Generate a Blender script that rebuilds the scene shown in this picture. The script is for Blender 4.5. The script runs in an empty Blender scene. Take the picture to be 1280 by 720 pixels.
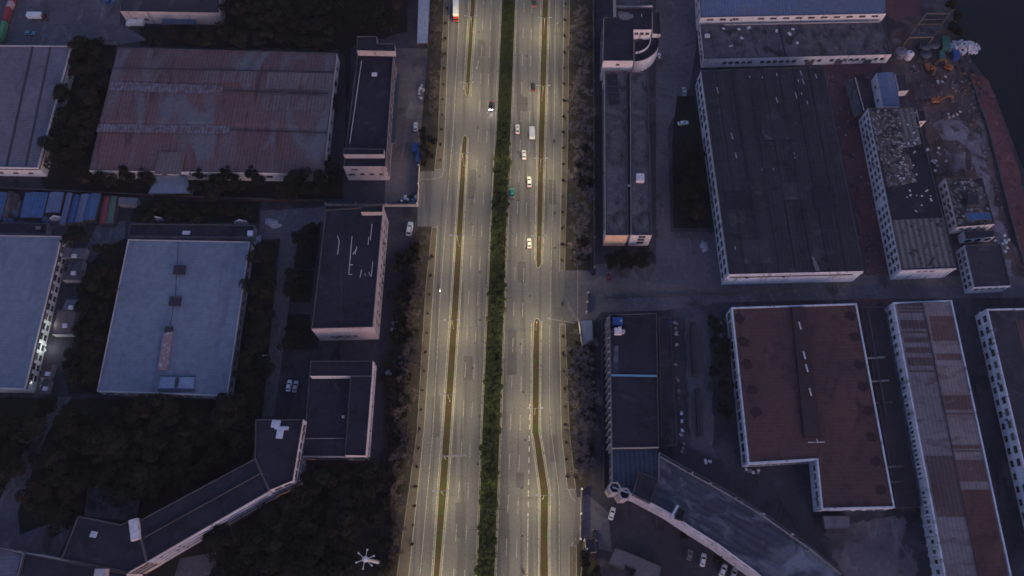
import bpy, math, random
from math import radians, sin, cos, pi, sqrt, atan2
from mathutils import Vector, Matrix
random.seed(7)
R = random.uniform
SC = bpy.context.scene
COL = SC.collection

# ------------------------------------------------------------------ camera, sky, sun, exposure
CAM_H, TILT, FPX = 290.0, radians(21.4), 970.0
cd = bpy.data.cameras.new('camera'); cam = bpy.data.objects.new('camera', cd); COL.objects.link(cam)
cam.location = (0, 0, CAM_H); cam.rotation_euler = (TILT, 0, 0)
cd.sensor_width = 36; cd.lens = 36 * FPX / 1280; cd.clip_end = 5000; cd.clip_start = 1
SC.camera = cam
SUN_EL, SUN_AZ = radians(6), radians(150)      # azimuth measured clockwise from +Y
w = bpy.data.worlds.new('World'); SC.world = w; w.use_nodes = True
nt = w.node_tree; sky = nt.nodes.new('ShaderNodeTexSky'); sky.sky_type = 'NISHITA'; sky.sun_disc = False
sky.sun_elevation = radians(2.0); sky.sun_rotation = SUN_AZ; sky.air_density = 1.4; sky.dust_density = 2.0; sky.ozone_density = 2.2
bg = nt.nodes['Background']; tint = nt.nodes.new('ShaderNodeMix'); tint.data_type = 'RGBA'; tint.blend_type = 'MULTIPLY'; tint.inputs[0].default_value = 1
tint.inputs[7].default_value = (1.06, .93, 1.33, 1)          # violet dusk air
nt.links.new(sky.outputs[0], tint.inputs[6]); nt.links.new(tint.outputs[2], bg.inputs[0]); bg.inputs[1].default_value = 0.13
sl = bpy.data.lights.new('sun', 'SUN'); so = bpy.data.objects.new('sun', sl); COL.objects.link(so)
sl.energy = 0.36; sl.angle = radians(45); sl.color = (1.0, 0.84, 0.86)
sd = Vector((sin(SUN_AZ) * cos(SUN_EL), cos(SUN_AZ) * cos(SUN_EL), sin(SUN_EL)))
so.rotation_euler = sd.to_track_quat('Z', 'Y').to_euler()
vs = SC.view_settings; vs.view_transform = 'Standard'; vs.look = 'None'; vs.gamma = 1; vs.use_curve_mapping = False
vs.exposure = 2.02
SC.cycles.filter_width = 1.6
LAMP_W = 440.0

# ------------------------------------------------------------------ helpers
CT, ST = cos(TILT), sin(TILT)
def P(px, py, z=0.0):
    "ground-plan point that the photograph shows at this pixel, for something z metres above the ground"
    x, y = (px - 640) / FPX, -(py - 360) / FPX
    d = Vector((x, y * CT + ST, y * ST - CT)); t = (z - CAM_H) / d.z
    return Vector((d.x * t, d.y * t, z))
def P2(px, py, z=0.0): return P(px, py, z).xy

class MB:
    def __init__(s): s.v, s.f, s.m = [], [], []
    def add(s, vs, fs, m=0):
        o = len(s.v); s.v += [tuple(v) for v in vs]; s.f += [tuple(i + o for i in f) for f in fs]; s.m += [m] * len(fs)
    def box(s, c, d, rz=0, m=0, M=None):
        hx, hy, hz = d[0] / 2, d[1] / 2, d[2] / 2; cr, sr = cos(rz), sin(rz); vs = []
        for z in (-hz, hz):
            for x, y in ((-hx, -hy), (hx, -hy), (hx, hy), (-hx, hy)):
                p = Vector((x * cr - y * sr + c[0], x * sr + y * cr + c[1], z + c[2])); vs.append(M @ p if M else p)
        s.add(vs, [(3, 2, 1, 0), (4, 5, 6, 7), (0, 1, 5, 4), (1, 2, 6, 5), (2, 3, 7, 6), (3, 0, 4, 7)], m)
    def prism(s, poly, z0, z1, m=0, top=None, bottom=False):
        n = len(poly); vs = [(p[0], p[1], z0) for p in poly] + [(p[0], p[1], z1) for p in poly]
        s.add(vs, [(i, (i + 1) % n, n + (i + 1) % n, n + i) for i in range(n)], m)
        s.add([(p[0], p[1], z1) for p in poly], [tuple(range(n))], m if top is None else top)
        if bottom: s.add([(p[0], p[1], z0) for p in poly], [tuple(range(n))[::-1]], m)
    def tube(s, a, b, r0, r1=None, n=6, m=0, caps=True):
        a, b = Vector(a), Vector(b); r1 = r0 if r1 is None else r1; d = (b - a)
        if d.length < 1e-6: return
        q = d.to_track_quat('Z', 'Y'); vs = []
        for p, r in ((a, r0), (b, r1)):
            for i in range(n): vs.append(p + q @ Vector((r * cos(2 * pi * i / n), r * sin(2 * pi * i / n), 0)))
        fs = [(i, (i + 1) % n, n + (i + 1) % n, n + i) for i in range(n)]
        if caps: fs += [tuple(range(n))[::-1], tuple(range(n, 2 * n))]
        s.add(vs, fs, m)
    def bar(s, a, b, w, h, m=0):
        a, b = Vector(a), Vector(b); d = b - a; L = d.length
        x = d.normalized(); y = Vector((0, 0, 1)).cross(x)
        if y.length < 1e-4: y = Vector((0, 1, 0))
        y.normalize(); z = x.cross(y); M = Matrix((x, y, z)).transposed().to_4x4(); M.translation = (a + b) / 2
        s.box((0, 0, 0), (L, w, h), 0, m, M)
    def lathe(s, prof, n=16, c=(0, 0), m=0):
        vs = []
        for r, z in prof:
            for i in range(n): vs.append((c[0] + r * cos(2 * pi * i / n), c[1] + r * sin(2 * pi * i / n), z))
        fs = [(k * n + i, k * n + (i + 1) % n, (k + 1) * n + (i + 1) % n, (k + 1) * n + i) for k in range(len(prof) - 1) for i in range(n)]
        s.add(vs, fs, m)
    def mesh(s, name, mats):
        me = bpy.data.meshes.new(name); me.from_pydata(s.v, [], s.f); me.update()
        mats = mats if isinstance(mats, (list, tuple)) else [mats]
        for x in mats: me.materials.append(x)
        if len(mats) > 1: me.polygons.foreach_set('material_index', s.m)
        return me
    def build(s, name, mats, parent=None, loc=None, rz=0):
        return link(name, s.mesh(name, mats), parent, loc, rz)
def link(name, me, parent=None, loc=None, rz=0, sc=None):
    o = bpy.data.objects.new(name, me); COL.objects.link(o)
    if parent: o.parent = parent
    if loc is not None: o.location = loc
    if rz: o.rotation_euler = (0, 0, rz)
    if sc is not None: o.scale = (sc,) * 3 if isinstance(sc, (int, float)) else sc
    return o
def tag(o, label=None, cat=None, group=None, kind=None):
    if label: o['label'] = label
    if cat: o['category'] = cat
    if group: o['group'] = group
    if kind: o['kind'] = kind
    return o
def thing(name, label, cat, loc=(0, 0, 0), rz=0, group=None, sc=None):
    return tag(link(name, None, None, loc, rz, sc), label, cat, group)
def copy_thing(root, loc, rz=0, sc=None, label=None):
    r = root.copy(); COL.objects.link(r); r.location = loc; r.rotation_euler = (0, 0, rz)
    if sc is not None: r.scale = (sc,) * 3 if isinstance(sc, (int, float)) else sc
    if label: r['label'] = label
    for ch in list(root.children):
        c = ch.copy(); COL.objects.link(c); c.parent = r
        for g in list(ch.children):
            d = g.copy(); COL.objects.link(d); d.parent = c
    return r
def area(p): return sum(p[i][0] * p[(i + 1) % len(p)][1] - p[(i + 1) % len(p)][0] * p[i][1] for i in range(len(p))) / 2
def inset(poly, t):
    n = len(poly); sg = 1 if area(poly) > 0 else -1; out = []
    for i in range(n):
        a, b, c = Vector(poly[i - 1]), Vector(poly[i]), Vector(poly[(i + 1) % n])
        d1, d2 = (b - a).normalized(), (c - b).normalized()
        n1, n2 = Vector((-d1.y, d1.x)) * sg, Vector((-d2.y, d2.x)) * sg
        k = n1 + n2; k = k / max(0.35, k.dot(n1)) if k.length > 1e-5 else n1
        out.append(b + k * t)
    return out
def inpoly(x, y, p):
    r = False; j = len(p) - 1
    for i in range(len(p)):
        if (p[i][1] > y) != (p[j][1] > y) and x < (p[j][0] - p[i][0]) * (y - p[i][1]) / (p[j][1] - p[i][1]) + p[i][0]: r = not r
        j = i
    return r

# ------------------------------------------------------------------ materials
def mat(name, c1, c2=None, big=.06, fine=1.2, rough=.85, metal=0, spec=.25, panel=None, corr=None, stain=None, streak=None, bump=.15, rand=0, emit=None, wear=None):
    m = bpy.data.materials.new(name); m.use_nodes = True; t = m.node_tree; N, L = t.nodes, t.links
    b = N['Principled BSDF']; b.inputs['Roughness'].default_value = rough; b.inputs['Metallic'].default_value = metal
    b.inputs['Specular IOR Level'].default_value = spec
    c2 = c2 or tuple(x * .7 for x in c1)
    tc = N.new('ShaderNodeTexCoord'); vec = tc.outputs['Object']
    def noise(scale, det=4, v=None, dist=0):
        n = N.new('ShaderNodeTexNoise'); n.inputs['Scale'].default_value = scale; n.inputs['Detail'].default_value = det
        n.inputs['Distortion'].default_value = dist; L.new(v or vec, n.inputs['Vector']); return n.outputs[0]
    def ramp(f, a, c):
        r = N.new('ShaderNodeMapRange'); r.inputs[1].default_value = a; r.inputs[2].default_value = c; L.new(f, r.inputs[0]); return r.outputs[0]
    def mix(f, a, c, mode='MIX'):
        x = N.new('ShaderNodeMix'); x.data_type = 'RGBA'; x.blend_type = mode
        for s, q in ((0, f), (6, a), (7, c)):
            if hasattr(q, 'links'): L.new(q, x.inputs[s])
            else: x.inputs[s].default_value = q if s == 0 else (*q, 1)
        return x.outputs[2]
    col = mix(ramp(noise(big, 5, dist=.4), .35, .68), c1, c2)
    f2 = noise(fine, 6); g = ramp(f2, .25, .75)
    hgt = f2
    if panel:
        pw, ph, amt, pc = panel
        br = N.new('ShaderNodeTexBrick'); L.new(vec, br.inputs['Vector']); br.inputs['Scale'].default_value = 1
        br.inputs['Brick Width'].default_value = pw; br.inputs['Row Height'].default_value = ph; br.inputs['Mortar Size'].default_value = .06
        br.inputs['Color1'].default_value = (0, 0, 0, 1); br.inputs['Color2'].default_value = (1, 1, 1, 1); br.inputs['Mortar'].default_value = (.75, .75, .75, 1)
        br.offset = .37; br.inputs['Bias'].default_value = -.15
        mm = N.new('ShaderNodeMath'); mm.operation = 'MULTIPLY'; L.new(br.outputs[0], mm.inputs[0]); mm.inputs[1].default_value = amt
        col = mix(mm.outputs[0], col, pc)
    if corr:
        ax, per, amt = corr
        wv = N.new('ShaderNodeTexWave'); wv.bands_direction = ax; wv.inputs['Scale'].default_value = 1 / per * .3142; L.new(vec, wv.inputs['Vector'])
        wv.inputs['Distortion'].default_value = .15
        col = mix(amt, col, mix(ramp(wv.outputs[1], 0, 1), tuple(x * .45 for x in c1), tuple(min(1, x * 1.15) for x in c1)))
        hgt = wv.outputs[1]
    if stain:
        sc_, lo, scale = stain
        mp = N.new('ShaderNodeMapping'); mp.inputs['Scale'].default_value = streak or (1, 1, 1); L.new(vec, mp.inputs[0])
        sf = ramp(noise(scale, 7, mp.outputs[0], .6), lo, lo + .12)
        col = mix(sf, col, sc_)
    if wear:
        wc, ws, lo, stretch = wear
        mp2 = N.new('ShaderNodeMapping'); mp2.inputs['Scale'].default_value = stretch; mp2.inputs['Location'].default_value = (31.7, 12.9, 3); L.new(vec, mp2.inputs[0])
        col = mix(ramp(noise(ws, 8, mp2.outputs[0], 1.2), lo - .04, lo + .12), col, wc)
    col = mix(.55, col, mix(g, (.62, .62, .62), (1.25, 1.25, 1.25)), 'MULTIPLY')
    if rand:
        oi = N.new('ShaderNodeObjectInfo')
        col = mix(rand, col, mix(oi.outputs['Random'], (.5, .55, .6), (1.6, 1.45, 1.2)), 'MULTIPLY')
    L.new(col, b.inputs['Base Color'])
    if bump:
        bp = N.new('ShaderNodeBump'); bp.inputs['Strength'].default_value = bump; bp.inputs['Distance'].default_value = .15; L.new(hgt, bp.inputs['Height']); L.new(bp.outputs[0], b.inputs['Normal'])
    if emit:
        b.inputs['Emission Color'].default_value = (*emit[0], 1); b.inputs['Emission Strength'].default_value = emit[1]
    return m
def flat(name, c, rough=.5, metal=0, emit=None, spec=.4): return mat(name, c, tuple(x * .85 for x in c), .5, 3, rough, metal, spec, bump=0, emit=emit)

# setting
m_yard = mat('yard_asphalt', (.062, .056, .070), (.034, .030, .040), .03, .5, .9, stain=((.100, .090, .108), .56, .045), wear=((.022, .020, .026), .16, .60, (1, .35, 1)))
m_lane = mat('lane_concrete', (.145, .128, .145), (.095, .085, .10), .05, .6, .9, panel=(7, 5, .22, (.07, .062, .072)), stain=((.055, .05, .056), .58, .09), wear=((.19, .172, .185), .2, .62, (1, .4, 1)))
m_lane2 = mat('brown_lane_concrete', (.17, .14, .138), (.11, .092, .095), .05, .6, .9, stain=((.07, .06, .062), .58, .09), wear=((.21, .18, .175), .2, .62, (1, .3, 1)))
m_road = mat('road_asphalt', (.168, .161, .165), (.135, .129, .133), .03, 1.5, .82, stain=((.105, .10, .105), .50, .5), streak=(1, .03, 1), spec=.3)
m_pave = mat('pavement_tiles', (.14, .118, .10), (.10, .085, .072), .08, 1.2, .9, panel=(1.2, .6, .35, (.12, .10, .08)))
m_kerb = mat('kerb_concrete', (.33, .31, .26), (.24, .225, .20), .2, 2, .85)
m_white = mat('road_paint', (.50, .47, .41), (.36, .34, .31), .3, 3, .7, bump=0, stain=((.17, .163, .16), .52, 1.1))
m_soil = mat('median_soil', (.075, .050, .030), (.05, .035, .02), .1, 1.5, .95, stain=((.050, .058, .018), .50, .25))
m_verge = mat('verge_soil', (.05, .042, .036), (.03, .026, .022), .1, 1, .95, stain=((.048, .04, .036), .5, .15))
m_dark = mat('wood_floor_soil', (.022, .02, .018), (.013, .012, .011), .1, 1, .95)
m_red = mat('red_earth', (.15, .07, .072), (.085, .045, .05), .05, .8, .95, stain=((.045, .035, .04), .54, .12))
m_brown = mat('site_earth', (.15, .10, .092), (.05, .038, .04), .12, .9, .95, stain=((.20, .18, .19), .60, .07))
m_pale = mat('pale_dust', (.24, .22, .25), (.13, .11, .13), .12, .8, .95, stain=((.10, .07, .07), .52, .15))
m_bank = mat('embankment_earth', (.17, .068, .072), (.085, .04, .046), .14, .9, .95, stain=((.06, .035, .04), .55, .25), wear=((.2, .13, .13), .4, .62, (1, 1, 1)))
m_water = mat('river_water', (.006, .011, .010), (.004, .008, .008), .01, .3, .18, spec=.3, bump=.06)
m_grass = mat('lawn_grass', (.034, .042, .014), (.022, .028, .010), .15, 2.5, .95)
# buildings
m_wall_w = mat('white_render', (.76, .71, .72), (.60, .56, .57), .1, 1, .85, stain=((.30, .26, .26), .60, .5), streak=(1, 1, .12))
m_wall_p = mat('pinkish_render', (.50, .445, .45), (.39, .345, .35), .1, 1, .85, stain=((.25, .2, .2), .58, .45), streak=(1, 1, .12))
m_wall_b = mat('pale_blue_render', (.62, .66, .74), (.48, .52, .60), .1, 1, .85, stain=((.24, .24, .27), .58, .5), streak=(1, 1, .12))
m_wall_g = mat('grey_render', (.30, .27, .28), (.20, .18, .19), .1, 1, .85, stain=((.1, .09, .09), .58, .5), streak=(1, 1, .12))
m_wall_c = mat('cream_render', (.90, .62, .42), (.82, .56, .38), .1, 1, .85)
m_wall_d = mat('dark_render', (.10, .09, .10), (.06, .055, .06), .1, 1, .85)
m_rf_dark = mat('dark_felt_roof', (.029, .027, .043), (.017, .016, .027), .09, .6, .85, panel=(9, 1.1, .10, (.05, .046, .06)), stain=((.048, .044, .060), .58, .16), wear=((.012, .011, .017), .22, .60, (1, 1, 1)))
m_rf_blk = mat('black_sheet_roof', (.040, .037, .050), (.029, .027, .037), .05, .6, .85, corr=('X', 1.6, .22), panel=(900, 25.6, .25, (.05, .046, .062)), stain=((.062, .056, .068), .58, .14), wear=((.020, .018, .024), .3, .61, (.25, 1, 1)))
m_rf_char = mat('charcoal_roof', (.052, .046, .062), (.035, .031, .043), .05, .6, .85, stain=((.09, .08, .10), .58, .12))
m_rf_gry = mat('blue_grey_metal_roof', (.20, .235, .295), (.165, .195, .25), .03, .4, .6, spec=.35, corr=('Y', 1.3, .08), bump=.05, wear=((.14, .155, .21), .12, .58, (1, .3, 1)))
m_rf_gry2 = mat('pale_grey_sheet_roof', (.185, .172, .215), (.13, .122, .16), .06, .5, .7, corr=('Y', 1.3, .25), bump=.12, wear=((.11, .10, .125), .2, .6, (1, .3, 1)))
m_rf_rust = mat('rusted_sheet_roof', (.172, .092, .088), (.118, .074, .080), .03, .7, .8, corr=('X', 1.5, .3), panel=(4, 9, .45, (.16, .14, .165)), stain=((.085, .05, .054), .56, .3), streak=(1, .12, 1), wear=((.15, .145, .16), .2, .53, (.45, .14, 1)))
m_rf_red = mat('red_brown_roof', (.116, .060, .055), (.074, .044, .044), .04, .6, .85, wear=((.055, .036, .040), .18, .58, (1, .4, 1)), corr=('Y', 1.4, .12), stain=((.05, .028, .032), .60, .09))
m_rf_pat = mat('patchwork_sheet_roof', (.235, .20, .21), (.17, .145, .155), .08, .6, .8, wear=((.14, .10, .105), .3, .58, (.3, 1, 1)), corr=('X', 1.4, .25))
m_rf_patr = mat('patchwork_rust_sheet', (.125, .078, .078), (.09, .058, .06), .08, .7, .85, wear=((.16, .12, .12), .35, .60, (.3, 1, 1)), corr=('X', 1.4, .3))
m_rf_ruin = mat('ruined_roof', (.15, .12, .12), (.03, .026, .028), .3, 1.6, .9, wear=((.022, .02, .022), .25, .52, (1, 1, 1)), stain=((.44, .40, .41), .55, .7), bump=.4)
m_rf_strip = mat('broken_asbestos_sheet', (.17, .155, .155), (.12, .11, .115), .15, 1.4, .9, corr=('X', 2.4, .85), stain=((.035, .03, .035), .57, .35))
m_rf_blue = mat('blue_metal_roof', (.135, .185, .29), (.125, .15, .22), .05, .6, .6, corr=('X', 1.3, .25), stain=((.15, .16, .22), .56, .07))
m_rf_blue2 = mat('bright_blue_sheet', (.065, .14, .30), (.05, .095, .20), .08, .8, .6, corr=('X', 1.3, .3), stain=((.07, .09, .17), .58, .2))
m_rf_navy = mat('navy_corrugated', (.075, .088, .125), (.048, .058, .088), .1, .8, .7, corr=('X', 1.7, .6))
m_rf_weath = mat('weathered_grey_roof', (.125, .115, .128), (.050, .046, .054), .2, .8, .9, panel=(14, 11, .45, (.12, .105, .13)), stain=((.15, .135, .145), .58, .35), wear=((.038, .033, .038), .25, .56, (1, .5, 1)))
m_rf_mot = mat('mottled_concrete_roof', (.062, .068, .095), (.036, .038, .056), .07, .7, .9, corr=('Y', 2.6, .35), wear=((.12, .13, .16), .3, .56, (.4, 1, 1)), stain=((.19, .20, .245), .53, .06))
m_pale_cope = mat('pale_coping', (.55, .52, .53), (.34, .32, .34), .15, 2, .85)
m_cope = mat('parapet_coping', (.105, .098, .108), (.06, .056, .062), .3, 2, .85)
m_glass = flat('window_glass', (.012, .014, .018), .15, spec=.6)
m_glass_b = flat('bluish_pane', (.045, .055, .075), .12, spec=.6); m_board = flat('faded_curtain_pane', (.12, .11, .11), .7)
m_frame = flat('window_frame', (.30, .29, .30), .6)
m_door = flat('door_paint', (.12, .11, .12), .6)
m_lit = flat('lit_lens', (.9, .85, .7), .4, emit=((1, .82, .5), 12))
m_steel = flat('galvanised_steel', (.42, .42, .42), .45, .6)
m_dsteel = flat('dark_steel', (.06, .06, .065), .5, .5)
m_rust = mat('rusty_steel', (.17, .13, .11), (.11, .08, .07), .5, 3, .8)
m_tyre = flat('tyre_rubber', (.012, .012, .012), .9)
m_head = flat('headlight_glass', (.8, .8, .78), .2)
m_headon = flat('headlight_on', (.9, .9, .88), .2, emit=((1, .96, .9), 14))
m_tail = flat('tail_light_red', (.45, .02, .02), .3, emit=None)
m_tailon = flat('tail_light_on', (.5, .03, .02), .3, emit=((1, .05, .03), .8))
def paint(n, c): return flat(n, c, .35, .0, spec=.5)
m_cw, m_cg, m_ck, m_cs, m_ct, m_cb, m_cr = paint('white_paint', (.8, .8, .78)), paint('green_paint', (.03, .30, .22)), paint('black_paint', (.02, .02, .024)), paint('silver_paint', (.42, .43, .45)), paint('teal_paint', (.10, .32, .34)), paint('blue_paint', (.03, .08, .26)), paint('red_paint', (.45, .03, .03))
m_or = mat('orange_machine_paint', (.36, .13, .05), (.22, .09, .045), .5, 3, .6)
m_bark = mat('bark', (.06, .045, .035), (.035, .028, .022), .6, 4, .95)
def leafmat(n, a, b): return mat(n, a, b, .45, 1.6, .85, spec=.15, bump=0, rand=.55)
m_leaf = leafmat('dark_leaves', (.017, .019, .013), (.008, .009, .007))
m_leaf2 = leafmat('olive_leaves', (.021, .021, .013), (.010, .010, .007))
m_leafh = leafmat('hedge_leaves', (.044, .060, .020), (.018, .026, .010))
m_twig = leafmat('bare_twigs', (.29, .265, .28), (.17, .15, .16))
m_twigr = leafmat('reddish_twigs', (.20, .165, .165), (.11, .092, .095))

# ------------------------------------------------------------------ ground, road, water
def rough_edge(px, a=2.2, step=7):
    out = []
    for (x0, y0), (x1, y1) in zip(px, px[1:] + px[:1]):
        n = max(1, int(sqrt((x1 - x0) ** 2 + (y1 - y0) ** 2) / step))
        for i in range(n): out.append((x0 + (x1 - x0) * i / n + R(-a, a), y0 + (y1 - y0) * i / n + R(-a, a)))
    return out
def sheet(name, px, z, m, kind='structure', label=None, jag=0):
    if jag: px = rough_edge(px, jag)
    z += .0006 * len([o for o in COL.objects if o.get('kind') == 'structure'])
    mb = MB(); pts = [P(x, y, z) for x, y in px]
    if area(pts) < 0: pts.reverse()
    mb.add(pts, [tuple(range(len(pts)))]); o = mb.build(name, m); o['kind'] = kind
    if label: o['label'] = label
    return o
g = MB(); g.add([(-2500, -1500, 0), (2500, -1500, 0), (2500, 4000, 0), (-2500, 4000, 0)], [(0, 1, 2, 3)])
g.build('ground', m_yard)['kind'] = 'structure'
outL = [(560, -160), (555, 0), (547, 175), (543, 212), (540, 282), (532, 360), (521, 540), (496, 720), (482, 820)]
kerL = [(566, -160), (562, 0), (556, 175), (553, 212), (547, 282), (542, 360), (530, 540), (511, 720), (499, 820)]
lanL = [(580, -160), (575, 0), (566, 175), (564, 190), (551, 360), (541, 540), (525, 720), (515, 820)]
outR = [(715, -160), (712, 0), (710, 180), (706, 340), (707, 410), (712, 540), (721, 622), (721, 720), (723, 820)]
kerR = [(708, -160), (705, 0), (702.5, 180), (699, 340), (699.5, 410), (701.5, 540), (709, 610), (711, 680), (711, 720), (713, 820)]
lanR = [(697, -160), (694.5, 0), (692.3, 180), (688.5, 355), (687, 420), (687, 500), (689, 540), (699, 615), (699, 720), (700, 820)]
sheet('road', outL + outR[::-1], .02, m_road)
sheet('side_road', [(700, 326), (722, 322), (740, 345), (1300, 345), (1300, 372), (1075, 374), (905, 378), (830, 388), (752, 390), (742, 402), (700, 402)], .008, m_lane)
sheet('road_entrance', [(522, 214), (552, 214), (548, 283), (522, 283)], .012, m_road)
sheet('gate_apron', [(721, 622), (735, 618), (760, 640), (765, 690), (721, 680)], .012, m_lane)
def along(pl, z):
    pts = [P(x, y, z) for x, y in pl]; d = [0]
    for a, b in zip(pts, pts[1:]): d.append(d[-1] + (b - a).length)
    def at(s):
        for i in range(len(pts) - 1):
            if s <= d[i + 1] or i == len(pts) - 2:
                k = (s - d[i]) / max(1e-6, d[i + 1] - d[i]); return pts[i].lerp(pts[i + 1], k), (pts[i + 1] - pts[i]).normalized()
    return at, d[-1]
mk = MB()
def line(pl, w=.18, z=.035, dash=None, gap=9, phase=0, wear=True):
    at, L = along(pl, z); s = phase
    step = dash or 5.0
    while s < L - .2:
        e = min(L, s + step); (a, t), (b, t2) = at(s), at(e)
        n = Vector((-t.y, t.x, 0)) * w / 2; n2 = Vector((-t2.y, t2.x, 0)) * w / 2
        mk.add([a - n, b - n2, b + n2, a + n], [(0, 1, 2, 3)])
        s = e + (gap if dash else 0)
MR1 = [(677.5, -160), (677.5, 0), (672.5, 180), (669.5, 325), (670.5, 334), (674, 336), (677, 330), (681, 180), (686, 0), (688, -160)]
MR2 = [(667, 404), (668, 399), (672, 397.5), (675.5, 401), (675, 440), (674, 540), (676.5, 552), (686.5, 615), (685.5, 672), (686, 720), (688, 820), (674, 820), (674, 720), (675, 615), (667, 552), (664.5, 540), (665.5, 440)]
ML1 = [(591, -160), (588, 0), (581, 112), (582, 119), (584.5, 121.5), (587, 118), (589, 85), (595, 0), (599, -160)]
ML2 = [(577, 180), (578.5, 171), (581.5, 168), (584.5, 172), (584, 180), (575.2, 360), (564, 540), (559.5, 607), (550, 720), (545, 820), (535, 820), (541, 720), (548.5, 607), (553.5, 540), (565.7, 360)]
MC = [(626.5, -160), (627, 0), (619.5, 175), (617.5, 190), (610, 360), (602, 540), (596, 720), (593, 820), (617, 820), (619, 720), (625.5, 540), (631, 360), (636.5, 190), (638.5, 175), (645, 0), (650, -160)]
for pl in ([(594, -160), (590, -160)],): pass
line([(x + 1.6, y) for x, y in [(599, -160), (595, 0), (589, 85), (587.3, 121)]], .2)
line([(x - 1.6, y) for x, y in [(591, -160), (588, 0), (581, 112)]], .2)
line([(585.5, 172), (576.5, 360), (565.5, 540), (561, 607), (551.6, 720), (546.5, 820)], .22)
line([(576, 180), (564.2, 360), (552, 540), (547, 607), (539.5, 720), (533.5, 820)], .22)
line([(x - 1.3, y) for x, y in [(626.5, -160), (627, 0), (619.5, 175), (610, 360), (602, 540), (596, 720), (593, 820)]], .2)
line([(x + 1.3, y) for x, y in [(650, -160), (645, 0), (638.5, 175), (631, 360), (625.5, 540), (619, 720), (617, 820)]], .2)
for c, ph in (([(607, -160), (604.5, 0), (598, 175), (586.5, 360), (578, 540), (567, 720), (562, 820)], 3), ([(616.5, -160), (614, 0), (608.5, 175), (598, 360), (588.5, 540), (580.5, 720), (577, 820)], 3.5),
              ([(658, -160), (655, 0), (650.5, 175), (643, 360), (638, 540), (632, 720), (629, 820)], 8), ([(667, -160), (665, 0), (661.5, 175), (654, 360), (650, 540), (645, 720), (643, 820)], 8.5)):
    line(c, .17, dash=6, phase=ph)
line(lanL, .16); line(lanR, .14)
line([p for p in kerL if p[1] <= 175], .2); line([p for p in kerL if p[1] >= 282], .2)
line([(556, 175), (555, 212), (552, 221)], .15); line([(525, 224), (548, 224), (552, 221)], .15)
line([p for p in kerR if p[1] <= 340], .18); line([p for p in kerR if 400 < p[1] < 615] + [(712, 619), (720, 627)], .18); line([(720, 673), (712, 676)] + [p for p in kerR if p[1] > 685], .18)
line([(676.3, 553), (668, 560)], .15)
line([(662.2, 505), (661.5, 560), (660, 645)], .42, dash=2, gap=2); line([(660, 646), (659, 720), (658, 820)], .3)
line([(x - 1.3, y) for x, y in [(677.5, -160), (677.5, 0), (672.5, 180), (669.5, 325)]], .2); line([(x + 1.3, y) for x, y in [(688, -160), (686, 0), (681, 180), (677, 330)]], .2)
line([(664.3, 404), (664, 440), (663, 540), (665.5, 552), (673.7, 615), (672.8, 720), (672.6, 820)], .2); line([(677, 401), (676.3, 440), (675.3, 540), (678, 552), (688.2, 615), (687.2, 672), (687.5, 720)], .22)
line([(598, 76), (597.8, 84), (596.5, 86.5), (595, 84.5)], .4)          # turning arrow
line([(722, 330), (722, 400)], .12); line([(684, 398), (719, 404)], .12)
mk.build('road_markings', m_white)['kind'] = 'structure'

rp = random.Random(3); pm = MB()
m_patch = mat('asphalt_patch', (.115, .11, .116), (.095, .092, .098), .2, 2, .85)
for (x, y, w_, l_) in ((602, 60, 3, 9), (590, 230, 3.2, 14), (655, 130, 3.2, 8), (640, 440, 3.3, 18), (585, 460, 3.2, 10), (575, 650, 3.4, 12), (630, 660, 3.2, 8), (690, 240, 3, 12), (545, 520, 3, 16), (692, 560, 3, 10), (650, 600, 3, 6), (612, 340, 3, 11), (652, 340, 3.2, 9), (700, 390, 5, 4)):
    p = P(x, y, .028); pm.add([(p.x + a * w_ / 2 + rp.uniform(-.2, .2), p.y + b_ * l_ / 2 + rp.uniform(-.3, .3), .028) for a, b_ in ((-1, -1), (1, -1), (1, 1), (-1, 1))], [(0, 1, 2, 3)])
pm.build('road_patches', m_patch)['kind'] = 'structure'
pm = MB()
for x, y in [(598 + rp.uniform(-8, 8), 40 + 60 * k) for k in range(12)] + [(655 + rp.uniform(-8, 8), 70 + 60 * k) for k in range(11)]:
    p = P(x, y, .03); pm.add([(p.x + .4 * cos(a * .5236), p.y + .4 * sin(a * .5236), .031) for a in range(12)], [tuple(range(12))])
pm.build('road_drain_covers', flat('cast_iron', (.03, .03, .03), .6))['kind'] = 'structure'
def bed(name, px, m, label, h=.15, kw=.3, kind=None, cat='planter bed'):
    pts = [P2(x, y) for x, y in px]
    if area(pts) < 0: pts.reverse()
    inn = inset(pts, kw); n = len(pts); r = tag(link(name, None), None, None)
    mb = MB(); vs = [(p.x, p.y, 0) for p in pts] + [(p.x, p.y, h) for p in pts] + [(p.x, p.y, h) for p in inn] + [(p.x, p.y, h - .06) for p in inn]
    for i in range(n):
        j = (i + 1) % n
        mb.add([vs[i], vs[j], vs[n + j], vs[n + i]], [(0, 1, 2, 3)]); mb.add([vs[n + i], vs[n + j], vs[2 * n + j], vs[2 * n + i]], [(0, 1, 2, 3)]); mb.add([vs[2 * n + i], vs[2 * n + j], vs[3 * n + j], vs[3 * n + i]], [(0, 1, 2, 3)])
    k = mb.build('kerb', m_kerb, r)
    s = MB(); s.add([(p.x, p.y, h - .05) for p in inn], [tuple(range(n))]); s.build('soil', m, r)
    if kind: r['kind'] = kind; k['kind'] = kind
    else: tag(r, label, cat)
    return r
bed('median_strip', MR1, m_soil, '', kind='structure'); bed('median_strip', MR2, m_soil, '', kind='structure')
bed('median_strip', ML1, m_soil, '', kind='structure'); bed('median_strip', ML2, m_soil, '', kind='structure')
bed('median_strip', MC, m_grass, '', kind='structure')
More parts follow.
